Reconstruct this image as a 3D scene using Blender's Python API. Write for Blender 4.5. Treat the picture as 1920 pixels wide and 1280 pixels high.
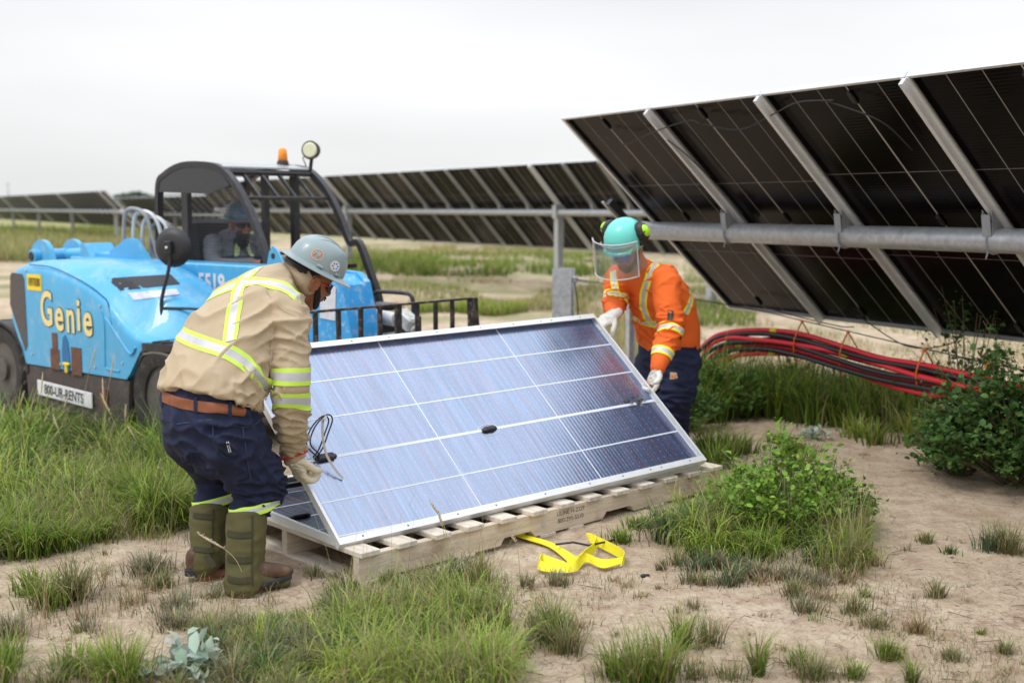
import bpy, bmesh, math, random
import numpy as np
from mathutils import Vector, Matrix, noise
from mathutils.bvhtree import BVHTree
random.seed(7)
S = bpy.context.scene
for o in list(bpy.data.objects): bpy.data.objects.remove(o)
R = math.radians
# ------------------------------------------------------------------ camera
FPX, EYE = 2200.0, 1.544                     # focal length in pixels of a 1920 px wide frame, eye height
PITCH = math.atan((640-388)/FPX)
cam = bpy.data.cameras.new('camera'); camo = bpy.data.objects.new('camera', cam)
S.collection.objects.link(camo); S.camera = camo
cam.sensor_width = 36; cam.lens = FPX/1920*36
camo.location = (0, 0, EYE); camo.rotation_euler = (math.pi/2-PITCH, 0, 0)
cam.clip_start = 0.05; cam.clip_end = 6000
cam.dof.use_dof = True; cam.dof.focus_distance = 4.95; cam.dof.aperture_fstop = 2.1
S.render.resolution_x = 1024; S.render.resolution_y = 682
# ------------------------------------------------------------------ world: bright even overcast
W = bpy.data.worlds.new('World'); S.world = W; W.use_nodes = True
nt = W.node_tree; N = nt.nodes; L = nt.links
for n in list(N): N.remove(n)
SUN_EL, SUN_ROT = R(58), R(150)
out = N.new('ShaderNodeOutputWorld'); bg = N.new('ShaderNodeBackground'); bg.inputs[1].default_value = 0.1
sky = N.new('ShaderNodeTexSky'); sky.sky_type = 'NISHITA'; sky.sun_disc = False
sky.sun_elevation = SUN_EL; sky.sun_rotation = SUN_ROT; sky.dust_density = 4
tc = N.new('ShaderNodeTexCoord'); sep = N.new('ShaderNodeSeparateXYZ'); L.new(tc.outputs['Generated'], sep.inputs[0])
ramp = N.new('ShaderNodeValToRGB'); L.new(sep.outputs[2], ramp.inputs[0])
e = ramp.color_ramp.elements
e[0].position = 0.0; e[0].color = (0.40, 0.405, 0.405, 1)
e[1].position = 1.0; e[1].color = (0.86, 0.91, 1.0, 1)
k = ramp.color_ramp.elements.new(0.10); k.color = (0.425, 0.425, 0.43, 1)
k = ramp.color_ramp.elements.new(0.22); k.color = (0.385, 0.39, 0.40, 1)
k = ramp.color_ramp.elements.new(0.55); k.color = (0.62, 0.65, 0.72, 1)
mp = N.new('ShaderNodeMapping'); mp.inputs['Scale'].default_value = (1, 1, 4.5); L.new(tc.outputs['Generated'], mp.inputs[0])
cn = N.new('ShaderNodeTexNoise'); cn.inputs['Scale'].default_value = 1.6; cn.inputs['Detail'].default_value = 3; cn.inputs['Roughness'].default_value = 0.45
L.new(mp.outputs[0], cn.inputs['Vector'])
cr = N.new('ShaderNodeMapRange'); cr.inputs[1].default_value = 0.3; cr.inputs[2].default_value = 0.7; cr.inputs[3].default_value = 0.80; cr.inputs[4].default_value = 1.1
L.new(cn.outputs[0], cr.inputs[0])
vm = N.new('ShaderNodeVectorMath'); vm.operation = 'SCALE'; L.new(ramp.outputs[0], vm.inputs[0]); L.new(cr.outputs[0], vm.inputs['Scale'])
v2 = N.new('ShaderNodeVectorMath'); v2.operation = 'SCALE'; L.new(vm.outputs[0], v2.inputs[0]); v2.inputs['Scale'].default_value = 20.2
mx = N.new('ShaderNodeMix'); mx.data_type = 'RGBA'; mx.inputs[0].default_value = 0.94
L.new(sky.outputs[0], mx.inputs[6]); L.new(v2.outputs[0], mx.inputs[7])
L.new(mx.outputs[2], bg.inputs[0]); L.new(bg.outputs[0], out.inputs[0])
sun = bpy.data.lights.new('sun', 'SUN'); suno = bpy.data.objects.new('sun', sun); S.collection.objects.link(suno)
sun.energy = 1.3; sun.angle = R(14); sun.color = (1, 0.96, 0.9)
# sun stands behind and to the left of the camera
sd = Vector((-0.55, -0.45, 1.15)).normalized(); suno.rotation_euler = sd.to_track_quat('Z', 'Y').to_euler()
S.view_settings.view_transform = 'Standard'; S.view_settings.look = 'None'; S.view_settings.gamma = 1
S.view_settings.exposure = 0.2; S.view_settings.use_curve_mapping = False
# ------------------------------------------------------------------ helpers
CP, SP = math.cos(PITCH), math.sin(PITCH)
def ray(px, py):
    Z = (640-py)/FPX
    return Vector(((px-960)/FPX, CP+Z*SP, Z*CP-SP))
EYEV = Vector((0, 0, EYE))
def at(px, py, Y): r = ray(px, py); return EYEV+r*(Y/r.y)     # world point that far in front of the camera
def gp(px, py, z=0.03): r = ray(px, py); return EYEV+r*((z-EYE)/r.z)
def V(*a): return Vector(a)
def link(name, me, mats=(), parent=None):
    o = bpy.data.objects.new(name, me); S.collection.objects.link(o)
    for m in (mats if isinstance(mats, (list, tuple)) else [mats]): me.materials.append(m)
    if parent is not None: o.parent = parent
    return o
def tag(o, label=None, cat=None, group=None, kind=None):
    if label: o['label'] = label
    if cat: o['category'] = cat
    if group: o['group'] = group
    if kind: o['kind'] = kind
    return o
def thing(name, label, cat, loc=(0, 0, 0), rotz=0, group=None):
    o = bpy.data.objects.new(name, None); S.collection.objects.link(o)
    o.empty_display_size = .1; o.location = loc; o.rotation_euler = (0, 0, rotz)
    return tag(o, label, cat, group)
def copy_tree(o, parent=None):
    c = o.copy(); S.collection.objects.link(c); c.parent = parent
    for ch in list(o.children): copy_tree(ch, c)
    return c
class MB:
    """collects vertices and faces of ONE mesh object"""
    def __init__(s): s.v = []; s.f = []; s.mi = []; s.sm = []
    def add(s, vs, fs, mi=0, sm=False):
        b = len(s.v); s.v += [tuple(p) for p in vs]
        for f in fs: s.f.append([i+b for i in f]); s.mi.append(mi); s.sm.append(sm)
        return s
    def box(s, c, d, rot=None, mi=0, bev=0):
        x, y, z = d[0]/2, d[1]/2, d[2]/2; c = Vector(c)
        b = min(bev, x*.9, y*.9, z*.9)
        if b <= 0:
            vs = [Vector(p) for p in ((-x,-y,-z),(x,-y,-z),(x,y,-z),(-x,y,-z),(-x,-y,z),(x,-y,z),(x,y,z),(-x,y,z))]
            fs = [(0,3,2,1),(4,5,6,7),(0,1,5,4),(1,2,6,5),(2,3,7,6),(3,0,4,7)]
        else:
            def rect(xx, yy, bb, zz): return [V(-xx+bb,-yy,zz),V(xx-bb,-yy,zz),V(xx,-yy+bb,zz),V(xx,yy-bb,zz),V(xx-bb,yy,zz),V(-xx+bb,yy,zz),V(-xx,yy-bb,zz),V(-xx,-yy+bb,zz)]
            rs = [rect(x-b, y-b, b*.6, -z), rect(x, y, b, -z+b), rect(x, y, b, z-b), rect(x-b, y-b, b*.6, z)]
            vs = sum(rs, []); fs = [tuple(range(7, -1, -1)), tuple(range(24, 32))]
            for r in range(3):
                for i in range(8): j = (i+1) % 8; fs.append((r*8+i, r*8+j, r*8+8+j, r*8+8+i))
        if rot is not None: vs = [rot @ p for p in vs]
        return s.add([p+c for p in vs], fs, mi)
    def rings(s, rs, close=True, cap=True, mi=0, sm=True):
        n = len(rs[0]); fs = []
        for r in range(len(rs)-1):
            for i in range(n if close else n-1):
                j = (i+1) % n; fs.append((r*n+i, r*n+j, r*n+n+j, r*n+n+i))
        s.add(sum([list(r) for r in rs], []), fs, mi, sm)
        if cap and close:
            b = len(s.v)-n*len(rs)
            s.f.append([b+i for i in range(n-1, -1, -1)]); s.mi.append(mi); s.sm.append(False)
            s.f.append([b+(len(rs)-1)*n+i for i in range(n)]); s.mi.append(mi); s.sm.append(False)
        return s
    def tube(s, pts, r, n=8, mi=0, cap=True, sm=True, flat=1.0, up=None):
        pts = [Vector(p) for p in pts]; rr = r if isinstance(r, (list, tuple)) else [r]*len(pts)
        t0 = (pts[1]-pts[0]).normalized()
        u = Vector(up) if up else (V(0, 0, 1) if abs(t0.z) < .9 else V(1, 0, 0))
        out = []
        for i, p in enumerate(pts):
            t = (pts[min(i+1, len(pts)-1)]-pts[max(i-1, 0)]).normalized()
            a = u-t*u.dot(t)
            if a.length < 1e-5: a = t.orthogonal()
            a.normalize(); b = t.cross(a); u = a if not up else u
            out.append([p+(a*math.cos(2*math.pi*k/n)*flat+b*math.sin(2*math.pi*k/n))*rr[i] for k in range(n)])
        return s.rings(out, cap=cap, mi=mi, sm=sm)
    def bar(s, p, q, w, h, up=(0, 0, 1), mi=0):
        p, q = Vector(p), Vector(q); t = (q-p).normalized(); up = Vector(up)
        a = t.cross(up)
        if a.length < 1e-4: a = t.orthogonal()
        a.normalize(); b = a.cross(t).normalized()
        M = Matrix((t, a, b)).transposed()
        return s.box((p+q)/2, ((q-p).length, w, h), M, mi)
    def cyl(s, p, q, r, n=16, mi=0, r2=None, sm=True): return s.tube([p, q], [r, r if r2 is None else r2], n, mi, sm=sm)
    def prism(s, poly, d, mi=0):
        """poly: 3-D outline, extruded by vector d"""
        n = len(poly); a = [Vector(p) for p in poly]; b = [p+Vector(d) for p in a]
        return s.add(a+b, [tuple(range(n-1, -1, -1)), tuple(range(n, 2*n))]+[(i, (i+1) % n, n+(i+1) % n, n+i) for i in range(n)], mi)
    def sphere(s, c, r, n=12, m=8, mi=0, rot=None):
        c = Vector(c); r = (r, r, r) if not isinstance(r, (tuple, list)) else r; rs = []
        for j in range(m+1):
            t = math.pi*(j/m)*.996+.006; rs.append([])
            for i in range(n):
                a = 2*math.pi*i/n; p = V(r[0]*math.sin(t)*math.cos(a), r[1]*math.sin(t)*math.sin(a), r[2]*-math.cos(t))
                if rot is not None: p = rot @ p
                rs[-1].append(c+p)
        return s.rings(rs, mi=mi)
    def mesh(s, name):
        me = bpy.data.meshes.new(name); me.from_pydata(s.v, [], s.f); me.update()
        me.polygons.foreach_set('material_index', s.mi); me.polygons.foreach_set('use_smooth', s.sm)
        bm = bmesh.new(); bm.from_mesh(me); bmesh.ops.recalc_face_normals(bm, faces=bm.faces); bm.to_mesh(me); bm.free()
        return me
    def build(s, name, mats, parent=None, label=None, angle=None):
        me = s.mesh(name); o = link(name, me, mats, parent)
        if angle: me.set_sharp_from_angle(angle=R(angle))
        if label: o['label'] = label
        return o
def spline(pts, n=6):
    """Catmull-Rom through points (tuples of any length)"""
    P = [np.array(p, float) for p in pts]; P = [2*P[0]-P[1]]+P+[2*P[-1]-P[-2]]; o = []
    for i in range(1, len(P)-2):
        for k in range(n):
            t = k/n; a, b, c, d = P[i-1], P[i], P[i+1], P[i+2]
            o.append(.5*((2*b)+(c-a)*t+(2*a-5*b+4*c-d)*t*t+(3*b-a-3*c+d)*t**3))
    o.append(P[-2]); return o
def sv(pts, n=6): return [Vector(p) for p in spline([tuple(p) for p in pts], n)]
# ------------------------------------------------------------------ materials
def mat(name, col, rough=.6, metal=0, var=.12, scale=8, bump=0, bscale=None, spec=.5, coat=0, dirt=None, dscale=5, damt=.5, stretch=None, ior=None):
    m = bpy.data.materials.new(name); m.use_nodes = True; t = m.node_tree; n = t.nodes; l = t.links
    b = n['Principled BSDF']; b.inputs['Roughness'].default_value = rough; b.inputs['Metallic'].default_value = metal
    b.inputs['Specular IOR Level'].default_value = spec; b.inputs['Coat Weight'].default_value = coat
    if ior: b.inputs['IOR'].default_value = ior
    c = n.new('ShaderNodeTexCoord'); mpn = n.new('ShaderNodeMapping'); l.new(c.outputs['Object'], mpn.inputs[0])
    if stretch: mpn.inputs['Scale'].default_value = stretch
    z = n.new('ShaderNodeTexNoise'); z.inputs['Scale'].default_value = scale; z.inputs['Detail'].default_value = 6; z.inputs['Roughness'].default_value = .6
    l.new(mpn.outputs[0], z.inputs['Vector'])
    mr = n.new('ShaderNodeMapRange'); mr.inputs[1].default_value = .3; mr.inputs[2].default_value = .7; mr.inputs[3].default_value = 1-var; mr.inputs[4].default_value = 1+var
    l.new(z.outputs[0], mr.inputs[0])
    vs = n.new('ShaderNodeVectorMath'); vs.operation = 'SCALE'; vs.inputs[0].default_value = col[:3]; l.new(mr.outputs[0], vs.inputs['Scale'])
    cur = vs.outputs[0]
    if dirt:
        z2 = n.new('ShaderNodeTexNoise'); z2.inputs['Scale'].default_value = dscale; z2.inputs['Detail'].default_value = 8; z2.inputs['Roughness'].default_value = .7
        l.new(c.outputs['Object'], z2.inputs['Vector'])
        m2 = n.new('ShaderNodeMapRange'); m2.inputs[1].default_value = .52; m2.inputs[2].default_value = .68; m2.inputs[4].default_value = damt; l.new(z2.outputs[0], m2.inputs[0])
        q = n.new('ShaderNodeMix'); q.data_type = 'RGBA'; l.new(m2.outputs[0], q.inputs[0]); l.new(cur, q.inputs[6]); q.inputs[7].default_value = (*dirt, 1); cur = q.outputs[2]
    l.new(cur, b.inputs['Base Color'])
    if bump:
        z3 = n.new('ShaderNodeTexNoise'); z3.inputs['Scale'].default_value = bscale or scale*3; z3.inputs['Detail'].default_value = 5; l.new(mpn.outputs[0], z3.inputs['Vector'])
        bp = n.new('ShaderNodeBump'); bp.inputs['Strength'].default_value = bump; bp.inputs['Distance'].default_value = .01
        l.new(z3.outputs[0], bp.inputs['Height']); l.new(bp.outputs[0], b.inputs['Normal'])
    return m
M_alu = mat('aluminium', (.62, .63, .63), .38, .55, .08, 20)
M_alub = mat('aluminium bright', (.72, .73, .73), .45, .25, .06, 9, bump=.05)
M_galv = mat('galvanised steel', (.50, .52, .54), .40, .45, .18, 25, dirt=(.28, .27, .25), dscale=9, damt=.5)
M_steel = mat('grey steel', (.32, .34, .36), .55, .3, .15, 14)
M_blk = mat('black paint', (.018, .018, .02), .42, 0, .2, 20, dirt=(.12, .1, .08), dscale=16, damt=.35)
M_blkp = mat('black plastic', (.02, .02, .022), .5, 0, .15, 20)
M_rub = mat('tyre rubber', (.035, .033, .03), .85, 0, .3, 14, bump=.4, dirt=(.16, .12, .09), dscale=7, damt=.7)
M_blue = mat('blue paint', (.06, .38, .66), .38, 0, .08, 3, coat=.3, dirt=(.30, .48, .58), dscale=9, damt=.55)
M_bluew = mat('worn blue paint', (.04, .34, .72), .45, 0, .08, 4, dirt=(.5, .58, .64), dscale=18, damt=.75)
M_frame = mat('brown grey chassis', (.07, .055, .05), .7, 0, .2, 8, dirt=(.16, .12, .1), dscale=9)
M_white = mat('white paint', (.72, .72, .72), .5, 0, .04, 10)
M_yel = mat('yellow vinyl', (.85, .62, .02), .5, 0, .05, 10)
M_red = mat('red paint', (.5, .03, .02), .5, 0, .1, 10)
M_dark = mat('dark lettering', (.02, .02, .025), .6, 0, .05, 10)
M_gen = mat('cream yellow lettering', (.84, .66, .26), .6, 0, .12, 30, dirt=(.3, .5, .55), dscale=30, damt=.5)
M_wood = mat('weathered pallet wood', (.60, .50, .38), .85, 0, .22, 3.2, bump=.35, bscale=14, stretch=(1, 9, 9), dirt=(.24, .17, .11), dscale=4, damt=.55)
M_woodb = mat('pallet board wood', (.64, .57, .47), .88, 0, .25, 3.2, bump=.35, bscale=14, stretch=(9, 1, 9), dirt=(.28, .22, .17), dscale=6, damt=.6)
M_orange = mat('amber lens', (.9, .28, .01), .25, 0, .1, 10)
M_lens = mat('lamp lens', (.72, .72, .5), .15, 0, .1, 60)
M_hose = mat('grey hose', (.30, .29, .29), .45, .2, .2, 30)
M_brown = mat('brown sticker', (.14, .06, .035), .6, 0, .3, 20)
M_stick = mat('pale sticker', (.62, .64, .68), .5, 0, .1, 30)
def glassy(name, tint, gl=.12, rough=.03):
    m = bpy.data.materials.new(name); m.use_nodes = True; t = m.node_tree; n = t.nodes; l = t.links
    n.remove(n['Principled BSDF']); tr = n.new('ShaderNodeBsdfTransparent'); tr.inputs[0].default_value = (*tint, 1)
    g = n.new('ShaderNodeBsdfGlossy'); g.inputs['Roughness'].default_value = rough
    f = n.new('ShaderNodeFresnel'); f.inputs[0].default_value = 1.5
    ad = n.new('ShaderNodeMath'); ad.inputs[1].default_value = gl; l.new(f.outputs[0], ad.inputs[0])
    mxs = n.new('ShaderNodeMixShader'); l.new(ad.outputs[0], mxs.inputs[0]); l.new(tr.outputs[0], mxs.inputs[1]); l.new(g.outputs[0], mxs.inputs[2])
    l.new(mxs.outputs[0], n['Material Output'].inputs[0]); return m
M_visor = glassy('clear visor', (.80, .83, .85), .26, .3)
def text_mesh(txt, size, extrude=.0008, bold=0, sx=1.0, align='CENTER'):
    cu = bpy.data.curves.new('t', 'FONT'); cu.body = txt; cu.size = size; cu.extrude = extrude; cu.offset = bold
    cu.align_x = align; cu.align_y = 'CENTER'; cu.resolution_u = 4
    o = bpy.data.objects.new('t', cu); S.collection.objects.link(o)
    dg = bpy.context.evaluated_depsgraph_get(); me = bpy.data.meshes.new_from_object(o.evaluated_get(dg))
    bpy.data.objects.remove(o); bpy.data.curves.remove(cu)
    if sx != 1: me.transform(Matrix.Diagonal((sx, 1, 1, 1)))
    return me
def lettering(name, txt, size, M, m, parent=None, bold=0, sx=1.0, extrude=.0008, align='CENTER'):
    me = text_mesh(txt, size, extrude, bold, sx, align); me.transform(M); me.materials.clear(); me.name = name
    return link(name, me, m, parent)
# ------------------------------------------------------------------ ground
def smooth(x): x = min(1, max(0, x)); return x*x*(3-2*x)
def gz(x, y):
    d = math.hypot(x+2.9, y-8.8)
    z = .004-.13*(1-smooth((d-1.6)/2.4))
    if y > 9: z -= .03*smooth((y-9)/6)
    return z
def gz_np(x, y):
    sm = lambda q: np.clip(q, 0, 1)**2*(3-2*np.clip(q, 0, 1))
    d = np.hypot(x+2.9, y-8.8)
    return .004-.13*(1-sm((d-1.6)/2.4))-.03*sm((y-9)/6)
def axis(lo, hi, step, far, g=1.16):
    a = list(np.arange(lo, hi+1e-6, step)); s = step; p = a[-1]
    while p < far[1]: s *= g; p += s; a.append(p)
    s = step; p = a[0]; b = []
    while p > far[0]: s *= g; p -= s; b.append(p)
    return np.array(b[::-1]+a)
gx = axis(-5.5, 6.0, .04, (-2500, 2500)); gy = axis(2.4, 11.0, .04, (-60, 5000))
X, Y = np.meshgrid(gx, gy); Z = gz_np(X, Y)
near = (X > -6) & (X < 6.5) & (Y > 2) & (Y < 12)
Zf = Z.ravel(); Xf = X.ravel(); Yf = Y.ravel(); nf = near.ravel()
for i in np.nonzero(nf)[0]:
    x, y = Xf[i], Yf[i]
    Zf[i] += .011*noise.noise((x*1.3, y*1.3, 0))+.006*noise.noise((x*5, y*5, 3))+.0045*noise.noise((x*16, y*16, 7))
far_i = ~nf
Zf[far_i] += .05*np.sin(Xf[far_i]*.21+1)*np.cos(Yf[far_i]*.17)*np.clip((Yf[far_i]-12)/10, 0, 1)
def grid_mesh(name, X, Y, Zf):
    ny, nx = X.shape; me = bpy.data.meshes.new(name); nv = nx*ny
    me.vertices.add(nv); me.vertices.foreach_set('co', np.stack([X.ravel(), Y.ravel(), Zf], 1).ravel())
    i = np.arange(nv).reshape(ny, nx); q = np.stack([i[:-1, :-1], i[:-1, 1:], i[1:, 1:], i[1:, :-1]], -1).reshape(-1, 4)
    me.loops.add(q.size); me.loops.foreach_set('vertex_index', q.ravel().astype(np.int32))
    me.polygons.add(len(q)); me.polygons.foreach_set('loop_start', np.arange(0, q.size, 4, dtype=np.int32))
    me.polygons.foreach_set('use_smooth', np.ones(len(q), bool)); me.update(calc_edges=True); me.validate(); return me
gm = bpy.data.materials.new('sandy soil'); gm.use_nodes = True; t = gm.node_tree; n = t.nodes; l = t.links; b = n['Principled BSDF']
b.inputs['Roughness'].default_value = .95; b.inputs['Specular IOR Level'].default_value = .15
c = n.new('ShaderNodeTexCoord')
def nz(sc, det=6, ro=.6, src=None):
    z = n.new('ShaderNodeTexNoise'); z.inputs['Scale'].default_value = sc; z.inputs['Detail'].default_value = det; z.inputs['Roughness'].default_value = ro
    l.new(src or c.outputs['Object'], z.inputs['Vector']); return z.outputs[0]
def rng(s, a, b_, lo, hi):
    m = n.new('ShaderNodeMapRange'); m.inputs[1].default_value = a; m.inputs[2].default_value = b_; m.inputs[3].default_value = lo; m.inputs[4].default_value = hi; l.new(s, m.inputs[0]); return m.outputs[0]
def mixc(f, A, B):
    m = n.new('ShaderNodeMix'); m.data_type = 'RGBA'
    if isinstance(f, float): m.inputs[0].default_value = f
    else: l.new(f, m.inputs[0])
    for s_, i_ in ((A, 6), (B, 7)):
        if isinstance(s_, tuple): m.inputs[i_].default_value = (*s_, 1)
        else: l.new(s_, m.inputs[i_])
    return m.outputs[2]
sand = mixc(rng(nz(1.1), .35, .65, 0, 1), (.63, .52, .385), (.52, .41, .285))
sand = mixc(rng(nz(7, 8, .75), .42, .62, 0, .8), sand, (.37, .255, .175))
sand = mixc(rng(nz(55, 6, .8), .55, .70, 0, .8), sand, (.20, .14, .10))
sand = mixc(rng(nz(45, 4, .6), .30, .40, .6, 0), sand, (.66, .55, .44))
# thin litter / low growth where tufts gather and in far ground
sepg = n.new('ShaderNodeSeparateXYZ'); l.new(c.outputs['Object'], sepg.inputs[0])
farf = rng(sepg.outputs[1], 11, 18, 0, 1)
veg = rng(nz(.28, 8, .72), .47, .60, 0, .85)
mm = n.new('ShaderNodeMath'); mm.operation = 'MULTIPLY'; l.new(farf, mm.inputs[0]); l.new(veg, mm.inputs[1])
sand = mixc(mm.outputs[0], sand, (.19, .22, .075))
far2 = rng(sepg.outputs[1], 45, 75, 0, .85); sand = mixc(far2, sand, (.27, .27, .10))
l.new(sand, b.inputs['Base Color'])
vc = n.new('ShaderNodeTexVoronoi'); vc.feature = 'DISTANCE_TO_EDGE'; vc.inputs['Scale'].default_value = 11
wv_ = n.new('ShaderNodeVectorMath'); nv_ = n.new('ShaderNodeTexNoise'); nv_.inputs['Scale'].default_value = 6; l.new(c.outputs['Object'], nv_.inputs['Vector']); sc_ = n.new('ShaderNodeVectorMath'); sc_.operation = 'SCALE'; sc_.inputs['Scale'].default_value = .22; l.new(nv_.outputs['Color'], sc_.inputs[0]); l.new(c.outputs['Object'], wv_.inputs[0]); l.new(sc_.outputs[0], wv_.inputs[1]); l.new(wv_.outputs[0], vc.inputs['Vector'])
crack = n.new('ShaderNodeMath'); crack.operation = 'MULTIPLY'; l.new(rng(vc.outputs[0], .0, .035, .7, 0), crack.inputs[0]); l.new(rng(nz(1.7, 4), .46, .58, 0, 1), crack.inputs[1])
sand = mixc(crack.outputs[0], sand, (.25, .175, .12)); l.new(sand, b.inputs['Base Color'])
bp = n.new('ShaderNodeBump'); bp.inputs['Strength'].default_value = 1.0; bp.inputs['Distance'].default_value = .02
ad = n.new('ShaderNodeMath'); l.new(nz(24, 10, .72), ad.inputs[0])
vor = n.new('ShaderNodeTexVoronoi'); vor.inputs['Scale'].default_value = 60; l.new(c.outputs['Object'], vor.inputs['Vector'])
ml = n.new('ShaderNodeMath'); ml.operation = 'MULTIPLY'; ml.inputs[1].default_value = .25; l.new(vor.outputs[0], ml.inputs[0]); l.new(ml.outputs[0], ad.inputs[1])
l.new(ad.outputs[0], bp.inputs['Height']); l.new(bp.outputs[0], b.inputs['Normal'])
g = link('ground', grid_mesh('ground', X, Y, Zf), gm); tag(g, kind='structure')
# ------------------------------------------------------------------ solar modules
ML, MW, MT = 2.28, 1.134, .035
def module_mats(name, base, line, ribs, rough, ior, bumps):
    """back of a bifacial laminate: fine ribs across, faint dots (object x = long side, y = short side)"""
    m = bpy.data.materials.new(name); m.use_nodes = True; t = m.node_tree; n = t.nodes; l = t.links; b = n['Principled BSDF']; b.inputs['Specular IOR Level'].default_value = .5 if ior > 1.5 else .2
    c = n.new('ShaderNodeTexCoord'); sp = n.new('ShaderNodeSeparateXYZ'); l.new(c.outputs['Object'], sp.inputs[0])
    def mth(op, a, b_=None):
        q = n.new('ShaderNodeMath'); q.operation = op
        for i, s_ in enumerate((a, b_)):
            if s_ is None: continue
            if isinstance(s_, (int, float)): q.inputs[i].default_value = s_
            else: l.new(s_, q.inputs[i])
        return q.outputs[0]
    x, y = sp.outputs[0], sp.outputs[1]
    cell = mth('FLOOR', mth('MULTIPLY', x, 1/.0235)); wn = n.new('ShaderNodeTexWhiteNoise'); wn.noise_dimensions = '2D'
    cb = n.new('ShaderNodeCombineXYZ'); l.new(cell, cb.inputs[0]); l.new(mth('FLOOR', mth('MULTIPLY', y, 1/.226)), cb.inputs[1]); l.new(cb.outputs[0], wn.inputs['Vector'])
    rib = mth('SINE', mth('MULTIPLY', x, 2*math.pi/.0235))
    mx1 = n.new('ShaderNodeMix'); mx1.data_type = 'RGBA'; l.new(wn.outputs[0], mx1.inputs[0]); mx1.inputs[6].default_value = (*base, 1); mx1.inputs[7].default_value = (*ribs, 1)
    z = n.new('ShaderNodeTexNoise'); z.inputs['Scale'].default_value = 9; z.inputs['Detail'].default_value = 8; l.new(c.outputs['Object'], z.inputs['Vector'])
    mp = n.new('ShaderNodeMapping'); mp.inputs['Scale'].default_value = (1, .06, 1); l.new(c.outputs['Object'], mp.inputs[0])
    z4 = n.new('ShaderNodeTexNoise'); z4.inputs['Scale'].default_value = 55; z4.inputs['Detail'].default_value = 3; l.new(mp.outputs[0], z4.inputs['Vector'])
    k1 = n.new('ShaderNodeMapRange'); k1.inputs[1].default_value = .3; k1.inputs[2].default_value = .7; k1.inputs[3].default_value = .65; k1.inputs[4].default_value = 1.4; l.new(z4.outputs[0], k1.inputs[0])
    vsn = n.new('ShaderNodeVectorMath'); vsn.operation = 'SCALE'; l.new(mx1.outputs[2], vsn.inputs[0]); l.new(k1.outputs[0], vsn.inputs['Scale'])
    # dotted solder points in a regular raster
    dx = mth('ABSOLUTE', mth('SUBTRACT', mth('FRACT', mth('MULTIPLY', x, 1/.047)), .5)); dy = mth('ABSOLUTE', mth('SUBTRACT', mth('FRACT', mth('MULTIPLY', y, 1/.0375)), .5))
    dot = mth('LESS_THAN', mth('ADD', dx, dy), .11)
    mx2 = n.new('ShaderNodeMix'); mx2.data_type = 'RGBA'; l.new(mth('MULTIPLY', dot, .3), mx2.inputs[0]); l.new(vsn.outputs[0], mx2.inputs[6]); mx2.inputs[7].default_value = (*line, 1)
    l.new(mx2.outputs[2], b.inputs['Base Color'])
    l.new(mth('ADD', mth('MULTIPLY', z.outputs[0], .1), rough-.05), b.inputs['Roughness']); b.inputs['IOR'].default_value = ior
    bp = n.new('ShaderNodeBump'); bp.inputs['Strength'].default_value = bumps; bp.inputs['Distance'].default_value = .002
    l.new(mth('ADD', rib, mth('MULTIPLY', z.outputs[0], 1.2)), bp.inputs['Height']); l.new(bp.outputs[0], b.inputs['Normal'])
    if ior > 3:
        mt = n.new('ShaderNodeMix'); mt.data_type = 'RGBA'; l.new(wn.outputs[0], mt.inputs[0]); mt.inputs[6].default_value = (.70, .82, 1, 1); mt.inputs[7].default_value = (.74, .81, .97, 1)
        v5 = n.new('ShaderNodeVectorMath'); v5.operation = 'SCALE'; k5 = n.new('ShaderNodeMapRange'); k5.inputs[1].default_value = .3; k5.inputs[2].default_value = .7; k5.inputs[3].default_value = .96; k5.inputs[4].default_value = 1.10; l.new(z4.outputs[0], k5.inputs[0]); l.new(mt.outputs[2], v5.inputs[0]); l.new(k5.outputs[0], v5.inputs['Scale']); l.new(v5.outputs[0], b.inputs['Specular Tint'])
    return m
M_lamA = module_mats('module back held', (.055, .085, .17), (.45, .5, .62), (.085, .075, .14), .24, 4.6, .08)
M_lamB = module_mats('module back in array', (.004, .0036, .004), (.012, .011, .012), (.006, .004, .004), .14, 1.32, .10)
M_lamC = module_mats('module back lying', (.04, .042, .06), (.3, .3, .33), (.075, .065, .075), .25, 1.6, .15)
M_line = mat('white cell gap', (.66, .70, .76), .4, 0, .03, 10)
M_lineB = mat('grey cell gap', (.30, .27, .25), .5, 0, .05, 10)
M_lineBt = mat('pale cell gap', (.45, .41, .35), .5, 0, .05, 10)
LINES = (.235, .465, .688, .908)          # across the short side; the second one is the broad one
VL = (.785, 1.55)
def laminate(name, mats, parent, lines=(.0075, .0155), vl=.006, extra=None):
    """local: x 0..ML, y 0..MW, back face looks to +z, recessed 28 mm under the frame flange"""
    mb = MB(); mb.box((ML/2, MW/2, -.031), (ML-.024, MW-.024, .006), mi=0)
    for i, y in enumerate(LINES):
        w = lines[1] if i == 1 else lines[0]
        mb.box((ML/2, y, -.0276), (ML-.03, w, .0012), mi=2 if i == 1 else 1)
    for x in VL: mb.box((x, MW/2, -.0278), (vl, MW-.03, .0012), mi=1)
    return mb.build(name, mats, parent)
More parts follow.
